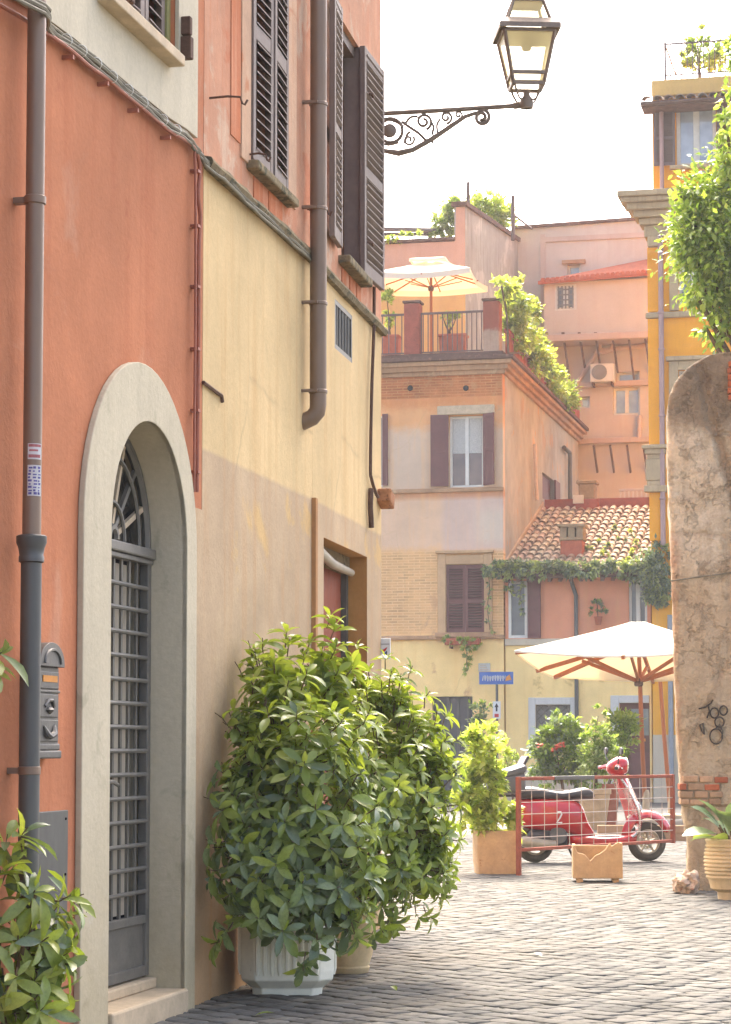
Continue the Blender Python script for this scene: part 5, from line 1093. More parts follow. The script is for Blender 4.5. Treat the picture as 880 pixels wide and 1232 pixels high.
# ================================================================== barrier of red-brown tube and wire mesh
A = G(624.5, 1053); B = P(810, 1000, 25.35); BF = Fr(A, (B.x-A.x, B.y-A.y)); LB = Vector((B.x-A.x, B.y-A.y)).length
M_barrier = paint('rusty_barrier', C(158, 88, 70), .8, .2, .25, 8, .25, worn=C(124, 76, 62), wth=.58)
br = thing('mesh_barrier', 'rusty red barrier frame with wire mesh standing before the scooter', 'barrier', BF.M)
HB, HL = .945, .245
MB().bar((0, 0, -.01), (0, 0, HB+.02), .045, .04).build('post', M_barrier, br, bevel=.006); MB().bar((LB, 0, HL-.025), (LB, 0, HB+.02), .045, .04).build('post', M_barrier, br, bevel=.006)
MB().bar((.03, 0, HL), (LB-.03, 0, HL), .03, .034).build('bottom_rail', M_barrier, br, bevel=.006); MB().bar((.03, 0, HB), (.62, 0, HB), .032, .034).build('top_rail', M_barrier, br, bevel=.006)
MB().bar((.62, 0, HB+.001), (1.35, 0, HB+.001), .038, .042).build('dark_sleeve', M_pipe_g, br, bevel=.006); MB().bar((1.35, 0, HB), (LB-.03, 0, HB), .032, .034).build('top_rail', M_barrier, br, bevel=.006)
M_wire = paint('galvanised_wire', C(190, 172, 162), .5, .5, .1, 20, .1, .3)
for i in range(1, 6): z = HL + (HB-HL)*i/6; MB().tube([(.02, -.012, z), (LB*.5, -.012+RN.uniform(-.01, .01), z+RN.uniform(-.008, .008)), (LB-.02, -.012, z)], .0042, 5).build('wire', M_wire, br)
for i in range(1, 13): x = LB*i/13; MB().tube([(x, -.004, HL+.01), (x+RN.uniform(-.008, .008), -.004, HB-.01)], .004, 5).build('wire', M_wire, br)
# ================================================================== scooter
M_sred = NT('scooter_red'); M_sred.fin(M_sred.mix(1.0, C(184, 5, 9, .8), M_sred.ramp(M_sred.noise(M_sred.pos(), 5, 4), [(.3, .85), (.7, 1.1)]), 'MULTIPLY'), .22, None, .6, 0, **{'Coat Weight': .4, 'Coat Roughness': .08}); M_sred = M_sred.m
M_blk = paint('black_vinyl', C(66, 64, 66), .45, .4, .15, 9, .12); M_case = paint('grey_case', C(98, 98, 98), .5, .35, .1, 8, .06); M_tyre = paint('tyre', C(92, 86, 76), .9, .15, .25, 14, .3); M_chr = paint('chrome', C(210, 206, 200), .25, .6, .06, 9, .03, .8); M_alloy = paint('dusty_alloy', C(178, 166, 146), .5, .4, .15, 12, .1, .4)
SX = G(644, 1038); S1 = G(782, 1036); SF = Fr(SX, (S1.x-SX.x, (S1.y-SX.y)*.6))
sc_ = thing('motor_scooter', 'glossy red motor scooter with black seat and grey top case', 'scooter', SF.M)
def ellr(x, hw, zb, zt_, n=20, e=2.6):
    zc_, hz = (zb+zt_)/2, (zt_-zb)/2
    return [(x, math.copysign(abs(math.cos(2*PI*k/n))**(2/e), math.cos(2*PI*k/n))*hw, zc_ + math.copysign(abs(math.sin(2*PI*k/n))**(2/e), math.sin(2*PI*k/n))*hz) for k in range(n)]
def cat(st, n=3):
    out = []
    for i in range(len(st)-1):
        a, b, c, d = (Vector(st[max(i-1, 0)]), Vector(st[i]), Vector(st[i+1]), Vector(st[min(i+2, len(st)-1)]))
        for k in range(n): t_ = k/n; out.append(tuple(.5*((2*b) + (c-a)*t_ + (2*a-5*b+4*c-d)*t_*t_ + (3*b-a-3*c+d)*t_**3)))
    return out + [tuple(st[-1])]
def V4(*a): return [Vector(q) for q in a]
m = MB(); m.loft([ellr(*q, e=2.8) for q in cat(V4((-.30, .05, .52, .6), (-.26, .12, .45, .66), (-.12, .18, .375, .70), (.08, .215, .34, .705), (.3, .215, .325, .70), (.44, .195, .29, .68), (.52, .15, .24, .62), (.58, .11, .21, .46), (.66, .09, .2, .32)))]); body = m.build('body', M_sred, sc_, True)
m = MB(); m.loft([ellr(*q, e=4) for q in cat(V4((.36, .12, .2, .3), (.44, .2, .195, .305), (.7, .215, .19, .285), (.98, .215, .195, .29), (1.1, .19, .22, .34)))]); m.build('floorboard', M_sred, sc_, True)
MB().box(.6, 1.0, -.15, .15, .28, .292).build('floor_mat', M_blk, sc_, bevel=.004)
path = V4((1.0, 0, .24), (1.12, 0, .30), (1.165, 0, .42), (1.145, 0, .56), (1.09, 0, .70), (1.03, 0, .83), (.985, 0, .93)); hws = [.18, .235, .265, .275, .265, .225, .13]; ths = [.05, .05, .052, .058, .06, .065, .06]
rings = []
P7 = cat([Vector((p_.x, p_.z, h_, t_)) for p_, h_, t_ in zip(path, hws, ths)], 4)
for i, q in enumerate(P7):
    a, b = P7[max(i-1, 0)], P7[min(i+1, len(P7)-1)]; tx, tz = b[0]-a[0], b[1]-a[1]; l_ = math.hypot(tx, tz); nx, nz = tz/l_, -tx/l_; ring = []
    for k in range(24):
        c_, s_ = math.cos(2*PI*k/24), math.sin(2*PI*k/24); yy = math.copysign(abs(c_)**.8, c_)*q[2]; bow = -.055*(yy/.27)**2 + .03*max(0, 1-abs(yy)/.08)*(1 if s_ > 0 else 0)
        ring.append((q[0] + nx*(s_*q[3]*.5 + bow), yy, q[1] + nz*(s_*q[3]*.5 + bow)))
    rings.append(ring)
m = MB(); m.loft(rings); ls = m.build('leg_shield', M_sred, sc_, True)
for sg in (-1, 1): MB().tube([(q[0]-.05, sg*q[2]*.99, q[1]) for q in P7[3:]], .012, 6).build('shield_trim', M_chr, ls, True)
m = MB(); m.loft([ellr(1.2-i*.045, .05-.004*i, .50+.06*i, .62+.06*i, 10, 2) for i in range(4)]); m.build('front_lamp', M_chr, ls, True)
# headset, bars, mirrors
m = MB(); m.loft([ellr(*q, e=2.3) for q in cat(V4((.82, .04, 1.0, 1.06), (.85, .09, .96, 1.1), (.93, .115, .93, 1.15), (1.0, .11, .95, 1.15), (1.035, .085, .98, 1.13)))]); hdp = m.build('headset', M_sred, sc_, True)
MB().lathe([(.088, -.01), (.092, .01), (.08, .022), (.05, .032), (0, .036)], 18).build('headlight', M_chr, hdp, True, loc=(1.025, 0, 1.055), rot=(0, PI/2, 0))
for sg in (-1, 1):
    MB().tube([(.93, sg*.08, 1.04), (.89, sg*.2, 1.045), (.83, sg*.33, 1.03)], [.04, .032, .02], 8).build('handlebar', M_sred, hdp, True)
    MB().tube([(.87, sg*.24, 1.04), (.825, sg*.35, 1.03)], .022, 8).build('grip', M_blk, hdp, True); MB().tube([(.93, sg*.2, 1.03), (.9, sg*.34, 1.02)], .008, 6).build('lever', M_blk, hdp, True)
    MB().tube([(.9, sg*.16, 1.06), (.88, sg*.26, 1.16), (.9, sg*.3, 1.2)], .007, 6).build('mirror_stem', M_blk, hdp, True); m = MB(); m.loft([ellr(.885+.012*i, .06-.012*abs(i-1), 1.17+.01*abs(i-1), 1.26-.01*abs(i-1), 12, 2.3) for i in range(3)]); m.v = [(x, y+sg*.31, z) for x, y, z in m.v]; m.build('mirror', M_blk, hdp, True)
MB().tube([(.99, 0, .93), (1.02, 0, .8)], .06, 10).build('column', M_sred, sc_, True)
# fender, fork, wheels
RW = .218; FX = 1.27
m = MB(); rings = []
for i in range(15):
    a = math.radians(20 + 150*i/14); w_ = .09*math.sin(math.radians(25+130*i/14))**.5; ra = RW + .075 + .02*math.sin(a); cx_, cz_ = FX+.0 + ra*math.cos(a), RW+.02 + ra*math.sin(a)*1.05
    rings.append([(cx_ - math.cos(a)*(.075 if abs(k) == 3 else .012*k*k), w_*k/3*1.05, cz_ - math.sin(a)*(.075 if abs(k) == 3 else .012*k*k)) for k in range(-3, 4)])
n7 = 7; m.add([p_ for r_ in rings for p_ in r_], [(i*n7+k, i*n7+k+1, (i+1)*n7+k+1, (i+1)*n7+k) for i in range(14) for k in range(6)]); fo_ = m.build('front_fender', M_sred, sc_, True); sm = fo_.modifiers.new('thick', 'SOLIDIFY'); sm.thickness = .012
MB().tube([(1.08, .05, .5), (1.2, .07, .38), (FX, .07, RW)], .025, 8).build('fork', M_alloy, sc_, True)
def wheel(x, nm):
    m = MB(); rm, rt = RW-.048, .048; N, K = 32, 12
    vs_ = [((rm+rt*math.cos(2*PI*k/K))*math.cos(2*PI*i/N), rt*1.05*math.sin(2*PI*k/K), (rm+rt*math.cos(2*PI*k/K))*math.sin(2*PI*i/N)) for i in range(N) for k in range(K)]
    m.add(vs_, [(i*K+k, i*K+(k+1) % K, ((i+1) % N)*K+(k+1) % K, ((i+1) % N)*K+k) for i in range(N) for k in range(K)]); wo_ = m.build(nm, M_tyre, sc_, True, loc=(x, 0, RW))
    MB().lathe([(.132, -.03), (.138, -.04), (.128, -.042), (.115, -.03), (.115, .03), (.128, .042), (.138, .04), (.132, .03)], 28).build('rim', M_alloy, wo_, True, rot=(PI/2, 0, 0))
    for k in range(5): a = 2*PI*k/5+.3; MB().bar((.02*math.cos(a), -.012, .02*math.sin(a)), (.125*math.cos(a), -.018, .125*math.sin(a)), .02, .04, up=Vector((0,1,0))).build('spoke', M_alloy, wo_, bevel=.004)
    MB().lathe([(0, .045), (.03, .045), (.036, .03), (.036, -.03), (.03, -.045), (0, -.045)], 14).build('hub', M_alloy, wo_, True, rot=(PI/2, 0, 0)); MB().lathe([(.05, -.05), (.085, -.05), (.085, -.046), (.05, -.046)], 20).build('brake_disc', M_chr, wo_, rot=(PI/2, 0, 0))
wheel(0, 'wheel'); wheel(FX, 'wheel')
# seat, engine, exhaust, stand, case
m = MB(); m.loft([ellr(*q, e=2.6) for q in cat(V4((-.22, .05, .72, .77), (-.19, .11, .695, .81), (-.05, .145, .69, .83), (.12, .15, .685, .80), (.28, .145, .685, .775), (.45, .14, .685, .80), (.57, .12, .685, .815), (.64, .09, .69, .78), (.67, .04, .705, .74)))]); m.build('seat', M_blk, sc_, True)
MB().box(-.1, .34, -.15, .12, .17, .36).build('engine', M_blk, sc_, bevel=.05); MB().lathe([(.0, -.02), (.09, -.02), (.1, 0), (.09, .02), (0, .02)], 16).build('fan_cover', M_case, sc_, True, loc=(.22, -.16, .3), rot=(PI/2, 0, 0))
MB().tube([(.18, -.19, .2), (.05, -.2, .2), (-.18, -.2, .24), (-.22, -.2, .25)], [.045, .06, .06, .03], 12).build('exhaust', M_alloy, sc_, True)
for sg in (-1, 1): MB().tube([(.38, sg*.1, .22), (.44, sg*.14, .1), (.5, sg*.16, .0)], .014, 6).build('stand', M_blk, sc_, True)
m = MB(); m.loft([ellr(*q, e=5) for q in V4((-.54, .16, .80, .9), (-.52, .2, .76, .94), (-.3, .205, .75, .98), (-.16, .2, .76, 1.0), (-.14, .17, .79, .97))]); tc = m.build('top_case', M_case, sc_, True)
m = MB(); m.loft([ellr(*q, e=4) for q in V4((-.56, .17, .9, .93), (-.53, .21, .9, .96), (-.3, .215, .93, 1.03), (-.16, .21, .97, 1.075), (-.13, .18, 1.0, 1.06))]); m.build('lid', M_case, tc, True); MB().bar((-.16, 0, 1.05), (-.1, 0, 1.16), .3, .03).build('backrest', M_blk, tc, bevel=.01)
MB().tube([(-.5, .1, .73), (-.2, .1, .73), (-.05, .1, .7)], .014, 6).tube([(-.5, -.1, .73), (-.2, -.1, .73), (-.05, -.1, .7)], .014, 6).bar((-.4, -.1, .735), (-.4, .1, .735), .03).build('rack', M_blk, sc_)
MB().lathe([(0, -.02), (.03, -.01), (.03, .01)], 10).build('tail_lamp', M_sr, sc_, True, loc=(-.3, 0, .58), rot=(0, -PI/2, 0))
MB().tube([(.19, -.222, .535), (.205, -.223, .555), (.235, -.223, .555), (.245, -.223, .53), (.225, -.223, .49), (.19, -.222, .44), (.25, -.222, .44)], .009, 5).build('number', M_sign, body)
# ================================================================== pots and planters
M_tan = paint('tan_terracotta', C(208, 172, 132), .85, .15, .2, 6, .25, worn=C(176, 132, 96), wth=.62); M_soil = paint('soil', C(84, 66, 52), 1, .05, .3, 20, .6)
M_tan2 = paint('ribbed_pot_clay', C(222, 196, 156), .85, .15, .16, 8, .25, worn=C(186, 156, 116), wth=.64)
q = G(598, 1052); lp_ = thing('planter', 'tan terracotta square planter with a bushy light green plant left of the barrier', 'planter', loc=(q.x, q.y+.22, 0), rz=.05)
MB().lathe([(.19, .02), (.2, 0), (.205, .06), (.215, .12), (.218, .4), (.224, .425), (.215, .43), (.2, .41), (.2, .38)], 40, sq=7).build('body', M_tan, lp_, True); MB().lathe([(.0, .39), (.205, .39)], 40, sq=7).build('soil', M_soil, lp_)
q = G(720, 1062); bp = thing('broken_planter', 'broken empty terracotta box on little feet with jagged top edge', 'planter', loc=(q.x, q.y+.01, 0), rz=-.06)
hw, z0 = .232, .035
MB().prism([(-hw, z0), (hw, z0), (hw*.98, .36), (hw*.82, .375), (hw*.55, .335), (hw*.5, .37), (hw*.28, .3), (hw*.1, .27), (-hw*.1, .25), (-hw*.3, .2), (-hw*.52, .26), (-hw*.8, .275), (-hw*.95, .335), (-hw, .35)], 0, .03).build('front_wall', M_tan, bp, bevel=.006)
Bx('back_wall', M_tan, bp, -hw, hw, .34, .37, z0, .33, bevel=.006); Bx('side_wall', M_tan, bp, -hw, -hw+.03, .031, .339, z0, .345, bevel=.006); Bx('side_wall', M_tan, bp, hw-.03, hw, .031, .339, z0, .36, bevel=.006); Bx('bottom', M_tan, bp, -hw+.031, hw-.031, .031, .339, z0+.001, z0+.03); Bx('soil', M_soil, bp, -hw+.031, hw-.031, .031, .339, z0+.031, .19)
for sx in (-1, 1):
    for yy in (.02, .3): Bx('foot', M_tan, bp, sx*hw*.72-.03, sx*hw*.72+.03, yy, yy+.06, -.01, z0-.001, bevel=.006)
q = G(888, 1084); rp_ = thing('ribbed_pot', 'pale ribbed clay pot holding a broad leaved plant beside the pier', 'pot', loc=(q.x, q.y+.2, 0))
prof = [(.11, -.005), (.13, 0), (.135, .06), (.19, .09), (.205, .16)] ; 
for i in range(9): z = .17+i*.032; r_ = .212 + .022*math.sin(PI*(i+.5)/9.5); prof += [(r_, z), (r_+.012, z+.012), (r_+.012, z+.02), (r_, z+.03)]
prof += [(.225, .47), (.235, .49), (.22, .5), (.2, .49), (.2, .45), (0, .45)]
MB().lathe(prof, 36).build('body', M_tan2, rp_, True)
# white fluted planter and its companion
q = G(349, 1199); wp = thing('fluted_planter', 'white fluted square planter under the big dark leaved shrub', 'planter', loc=(q.x-.02, q.y+.25, 0), rz=.02)
M_wp = paint('white_clay', C(246, 240, 224, .95), .7, .25, .1, 5, .15, worn=C(190, 178, 146), wth=.68)
def oct_(hw, c, z): return [(-hw+c, -hw, z), (hw-c, -hw, z), (hw, -hw+c, z), (hw, hw-c, z), (hw-c, hw, z), (-hw+c, hw, z), (-hw, hw-c, z), (-hw, -hw+c, z)]
MB().loft([oct_(.175, .05, -.01), oct_(.18, .05, .03), oct_(.185, .055, .035), oct_(.232, .07, .075), oct_(.237, .07, .12), oct_(.24, .07, .46), oct_(.252, .07, .465), oct_(.252, .07, .5), oct_(.225, .06, .5), oct_(.22, .06, .44)]).build('body', M_wp, wp, bevel=.006)
for f in range(4):
    for i in range(9): x = -.15 + .3*i/8; MB().tube([(x, -.238, .1), (x, -.2405, .13), (x, -.2425, .44)], [.006, .0125, .0125], 6).build('flute', M_wp, wp, True, rot=(0, 0, PI/2*f))
Bx('soil', M_soil, wp, -.215, .215, -.215, .215, .4, .45)
q = G(418, 1173); cpot = thing('clay_pot', 'round cream clay pot half hidden behind the white fluted planter', 'pot', loc=(q.x, q.y+.15, 0)); MB().lathe([(.1, -.01), (.115, 0), (.125, .03), (.12, .04), (.14, .1), (.155, .2), (.165, .3), (.18, .31), (.18, .35), (.16, .35), (.155, .3), (0, .3)], 28).build('body', M_tan2, cpot, True)
# pots behind the scooter
for (px, py, w_, hp, lab, sq_) in ((716, 998, .24, .62, 'tapered terracotta pot behind the scooter seat', None), (731, 992, .2, .66, 'tall orange terracotta pot next to the tapered pot', 6), (678, 996, .26, .55, 'round terracotta pot behind the scooter under a flowering shrub', None)):
    q = G(px, py); t_ = thing('garden_pot', lab, 'pot', loc=(q.x, q.y, 0)); MB().lathe([(w_*.66, -.01), (w_*.7, .02), (w_*.9, hp*.55), (w_, hp*.86), (w_*1.08, hp*.88), (w_*1.08, hp), (w_*.95, hp), (w_*.93, hp*.9), (0, hp*.9)], 28, sq=sq_).build('body', M_terra if sq_ or px == 678 else M_tan, t_, True)
q = G(785, 1012); kb = thing('timber_edging', 'low stained timber edging lying on the paving behind the front wheel', 'edging', loc=(q.x, q.y, 0), rz=-.04)
for i in range(2): MB().box(-.75, .85, 0, .12, -.01+.11*i, .098+.11*i).build('plank', paint('weathered_timber', C(176, 140, 110), .9, .1, .2, 4, .3), kb, bevel=.012, loc=(.02*i, .01*i, 0))
# ================================================================== foliage
rp2 = random.Random(21)
# broad leaf along +X, midrib folded and tip drooping
LV, LFc = [], []
rows = [(0, .012, 0), (.14, .075, .012), (.36, .165, .012), (.6, .205, -.02), (.82, .15, -.085), (1, .004, -.17)]
for t_, w_, z_ in rows: LV += [(t_, -w_, z_+w_*.32), (t_, 0, z_), (t_, w_, z_+w_*.32)]
for i in range(5): LFc += [(i*3, i*3+1, i*3+4, i*3+3), (i*3+1, i*3+2, i*3+5, i*3+4)]
SV = [(0, 0, 0), (.45, -.24, .06), (.5, 0, 0), (.45, .24, .06), (1, 0, -.12)]; SFc = [(0, 2, 1), (1, 2, 4), (0, 3, 2), (2, 3, 4)]
def basis(d, up, L, roll=0, wd=1.0):
    d = d.normalized(); y = up.cross(d)
    if y.length < 1e-4: y = Vector((0, 1, 0)).cross(d)
    y.normalize(); z = d.cross(y)
    if roll: R_ = Matrix.Rotation(roll, 3, d); y = R_ @ y; z = R_ @ z
    return Matrix(((d.x*L, y.x*L*wd, z.x*L), (d.y*L, y.y*L*wd, z.y*L), (d.z*L, y.z*L*wd, z.z*L)))
def rvec(): 
    while True:
        v = Vector((rp2.uniform(-1, 1), rp2.uniform(-1, 1), rp2.uniform(-1, 1)))
        if .05 < v.length < 1: return v.normalized()
def M4(m3, p): m = m3.to_4x4(); m.translation = p; return m
ML_dark = leafmat('leaf_mature', C(112, 128, 96), C(132, 148, 104), C(154, 168, 112), .36, .22)
ML_young = leafmat('leaf_young', C(150, 166, 70), C(174, 186, 82), C(192, 198, 104), .5, .32)
ML_mid = leafmat('leaf_mid', C(134, 152, 78), C(156, 172, 86), C(174, 186, 100), .45, .28)
M_stem = paint('green_brown_stem', C(112, 92, 66), .8, .2, .2, 10, .2)
lme = {}
for nm, mt in (('d', ML_dark), ('m', ML_mid), ('y', ML_young)):
    me = bpy.data.meshes.new('leaf'); me.from_pydata(LV, [], LFc); me.materials.append(mt); me.polygons.foreach_set('use_smooth', [True]*len(LFc)); lme[nm] = me
def whorl_shrub(name, label, base, lumps, nw, L0, keep, kinds, avoid=None, nparts=300, cat_='shrub', extra=(), stem_r=.012, per=(6, 9)):
    """broad-leaved evergreen: leaves in whorls at the ends of twigs"""
    root = thing(name, label, cat_, loc=base); b = Vector(base); leaves = []; tips = []
    tot = sum(l[3] for l in lumps)
    cen = sum((l[0]*l[3] for l in lumps), Vector())/tot
    for l in lumps:
        for _ in range(int(nw*l[3]/tot)):
            v = rvec(); r_ = rp2.random()**.5; r_ = r_*1.0 if rp2.random() > .14 else rp2.uniform(1.0, 1.28); p = l[0] + Vector((v.x*l[1]*r_, v.y*l[1]*r_*.9, v.z*l[2]*r_))
            if avoid and not avoid(p): continue
            if p.z < .12: continue
            out = (v*.7 + (p-cen).normalized()*.6 + Vector((0, 0, .55)) + rvec()*.35).normalized(); tips.append((p, out, r_))
    for p, o_ in extra: tips.append((Vector(p), Vector(o_).normalized(), 1.0))
    zlo, zhi = min(t[0].z for t in tips), max(t[0].z for t in tips)
    for p, ax, r_ in tips:
        hgt = (p.z-zlo)/(zhi-zlo); n_ = rp2.randint(*per); ph = rp2.uniform(0, 6); e1 = ax.cross(Vector((.3, .9, .1))).normalized(); e2 = ax.cross(e1)
        for k in range(n_):
            inner = k < 2; a = ph + k*2.4; el = math.radians(rp2.uniform(28, 45) if inner else rp2.uniform(58, 98)); rad = e1*math.cos(a) + e2*math.sin(a)
            d = ax*math.cos(el) + rad*math.sin(el); d.z -= .12 + .25*rp2.random()*(1-hgt)
            L = L0*rp2.uniform(.72, 1.18)*(.75 if inner else 1)
            pos = p - ax*rp2.uniform(0, .35)*L0 
            if avoid and not avoid(pos + d*L*.9): continue
            m3 = basis(d, ax + rvec()*.25, L, rp2.uniform(-.35, .35), rp2.uniform(.7, 1.0))
            kind = kinds(hgt, inner, p); leaves.append((M4(m3, pos - b), kind, keep(p)))
    leaves.sort(key=lambda q: q[2]); big, rest = leaves[:nparts], leaves[nparts:]
    for M_, kd, _ in big: o = mk('leaf', lme[kd], root); o.matrix_basis = M_
    if rest:
        idx = np.array([('d', 'm', 'y').index(q[1]) for q in rest]); stuff(bulk('foliage', [q[0] for q in rest], LV, LFc, [ML_dark, ML_mid, ML_young], root, True, idx))
    m = MB(); forks = []
    for i in range(7): 
        f = cen + Vector((rp2.uniform(-1, 1)*.25, rp2.uniform(-1, 1)*.2, rp2.uniform(-.5, .35)))*(zhi-zlo)*.5; forks.append(f); m.tube(smooth_pts([Vector((rp2.uniform(-.04, .04), rp2.uniform(-.04, .04), .25 if cat_ == 'shrub' else 0)), (f-b)*.55 + Vector((0, 0, -.02)), f-b], 3), [stem_r*1.3]*3 + [stem_r]*3 + [stem_r*.7], 6)
    for p, ax, r_ in tips:
        f = min(forks, key=lambda q: (q-p).length); bk = (f-p).normalized()*.06 - ax*.03; m.tube([p+bk-b, p-ax*.03-b, p+ax*.02-b], [stem_r*.3, stem_r*.25, stem_r*.2], 4)
    stuff(m.build('branches', M_stem, root, True)); return root
def LP(px, py, Z, rx, ry=None):
    return [P(px, py, Z), rx*Z/FL, (ry or rx)*Z/FL, rx*(ry or rx)]
okW2 = lambda p: (p - W2.o).dot(W2.n) < -.04 if (p-W2.o).dot(W2.d) < s2 else (p - W3.o).dot(W3.n) < -.04
fr_ = lambda p: p.y
kA = lambda h, i, p: 'y' if (h > .5 and rp2.random() < .25 + .5*i + .9*(h-.5)) or rp2.random() < .07 else ('m' if rp2.random() < .2 + h*.9 else 'd')
lumpsA = [LP(335, 845, 12.0, 56, 58), LP(298, 915, 11.85, 44, 55), LP(365, 915, 11.75, 80, 75), LP(302, 1000, 11.6, 60, 62), LP(385, 1010, 11.6, 78, 80), LP(340, 1075, 11.55, 66, 45), LP(300, 1050, 11.5, 40, 55), LP(400, 1085, 11.6, 50, 50), LP(325, 795, 12.2, 30, 26), LP(398, 815, 12.3, 44, 40), LP(272, 960, 11.7, 28, 36), LP(285, 870, 11.9, 26, 30)]
exA = [(P(300, 775, 12.2), (-.3, 0, 1)), (P(345, 760, 12.2), (.1, 0, 1)), (P(398, 738, 12.3), (.1, 0, 1)), (P(372, 768, 12.2), (0, 0, 1)), (P(285, 800, 12.1), (-.5, 0, .8)), (P(262, 860, 11.8), (-.7, 0, .5)), (P(248, 960, 11.6), (-.8, -.1, .3)), (P(252, 1060, 11.5), (-.8, -.2, .2)), (P(316, 772, 12.1), (0, -.1, 1)), (P(402, 752, 12.3), (0, 0, 1)), (P(405, 775, 12.3), (.2, 0, 1)), (P(375, 1150, 11.3), (.1, -.6, -.2)), (P(268, 1118, 11.45), (-.6, -.4, .3)), (P(258, 1135, 11.45), (-.5, -.3, -.1)), (P(385, 1130, 11.3), (.3, -.5, .1)), (P(252, 1012, 11.45), (-.7, -.3, .3)), (P(262, 925, 11.6), (-.6, -.2, .5)), (P(365, 1165, 11.25), (0, -.5, -.4)), (P(340, 1120, 11.2), (0, -.7, .2)), (P(310, 1105, 11.25), (-.3, -.7, .2))]
wl_ = wp.location
whorl_shrub('evergreen_shrub', 'large dark glossy leaved shrub in the white fluted planter against the yellow wall', (wl_.x, wl_.y, .4), lumpsA, 500, .12, fr_, kA, okW2, extra=exA)
kB = lambda h, i, p: 'y' if rp2.random() < .35 + .5*h + .2*i else ('m' if rp2.random() < .8 else 'd')
lumpsB = [LP(450, 862, 13.1, 58, 55), LP(502, 905, 13.0, 44, 50), LP(465, 950, 12.8, 74, 80), LP(512, 1000, 12.9, 34, 68), LP(485, 1045, 12.7, 52, 50), LP(445, 1075, 12.5, 46, 42), LP(425, 835, 13.0, 42, 38), LP(440, 1000, 12.5, 60, 70), LP(415, 880, 12.5, 50, 60), LP(525, 950, 12.9, 30, 60), LP(482, 842, 13.1, 32, 30), LP(520, 1040, 12.8, 30, 45)]
exB = [(P(430, 775, 13.1), (0, 0, 1)), (P(465, 788, 13.1), (.2, 0, 1)), (P(495, 805, 13.1), (.4, 0, .9)), (P(552, 890, 13), (.8, 0, .4)), (P(556, 1010, 12.9), (.8, 0, .2)), (P(535, 1080, 12.8), (.7, -.1, 0)), (P(520, 1105, 12.6), (.5, -.3, -.1)), (P(545, 1040, 12.9), (.7, 0, .2)), (P(545, 1055, 12.9), (.7, 0, .1)), (P(505, 1105, 12.5), (.3, -.3, -.3)), (P(460, 1120, 12.3), (.2, -.5, -.3)), (P(448, 1128, 12.3), (0, -.5, -.4)), (P(540, 860, 13.1), (.6, 0, .5)), (P(515, 835, 13.1), (.5, 0, .7)), (P(540, 920, 13), (.7, 0, .3)), (P(548, 975, 12.9), (.7, 0, .2))]
cl_ = cpot.location
whorl_shrub('evergreen_shrub', 'lighter yellow green leaved shrub in the round clay pot, its branches over the paving', (cl_.x, cl_.y, .28), lumpsB, 620, .095, fr_, kB, okW2, extra=exB)
# shrub by the meter cover, close to the drainpipe
okW1 = lambda p: (p - W1.o).dot(W1.n) < -.03
zD = 8.9
lumpsC = [LP(20, 1130, zD, 70, 70), LP(50, 1180, zD-.1, 45, 60), LP(-30, 1080, zD, 60, 70), LP(10, 1220, zD-.2, 90, 60), LP(15, 1040, zD, 30, 40)]
exC = [(P(8, 1010, zD), (.2, -.1, 1)), (P(30, 1000, zD), (.5, -.1, .6)), (P(80, 1080, zD), (.9, -.2, .5)), (P(72, 1150, zD), (.9, -.3, .3)), (P(95, 1078, zD+.1), (.9, 0, .3)), (P(40, 1075, zD-.1), (.4, -.6, .6)), (P(55, 1130, zD-.2), (.6, -.6, .4)), (P(2, 785, zD), (.6, -.2, .4)), (P(-8, 800, zD), (.7, -.2, .5)), (P(20, 1175, zD-.3), (.3, -.7, .4)), (P(50, 1215, zD-.3), (.4, -.7, .4))]
pc = P(-10, 1232, zD)
kC = lambda h, i, p: 'y' if rp2.random() < .42 + .3*i else ('m' if rp2.random() < .5 else 'd')
whorl_shrub('evergreen_shrub', 'leafy shrub in front of the grey meter cover below the letter box', (pc.x, pc.y, 0), lumpsC, 62, .15, fr_, kC, okW1, extra=exC, cat_='plant', per=(5, 8))
MB_ = None
# broad blue-green leaves in the ribbed pot
ML_blue = leafmat('leaf_bluish', C(110, 134, 112), C(132, 152, 126), C(150, 166, 120), .3, .4)
bl = bpy.data.meshes.new('leaf'); bl.from_pydata(LV, [], LFc); bl.materials.append(ML_blue); bl.polygons.foreach_set('use_smooth', [True]*len(LFc))
q = rp_.location; bpnt = thing('broad_leaf_plant', 'plant with wide bluish leaves growing from the ribbed pot', 'plant', loc=(q.x, q.y, .44))
for i in range(15):
    a = PI*(.75 + .9*i/14)+rp2.uniform(-.2, .2); el = rp2.uniform(.1, 1.1); d = Vector((math.cos(a)*math.cos(el), math.sin(a)*math.cos(el), math.sin(el))); L = rp2.uniform(.2, .32)
    st_ = d*rp2.uniform(.03, .2) + Vector((0, 0, .02+.12*rp2.random())); o = mk('leaf', bl if i % 7 else lme['m'], bpnt); o.matrix_basis = M4(basis(d, Vector((0, 0, 1)), L, rp2.uniform(-.4, .4), 1.5), st_); MB().tube([(0, 0, -.03), st_], .008, 5).build('stalk', M_stem, bpnt)
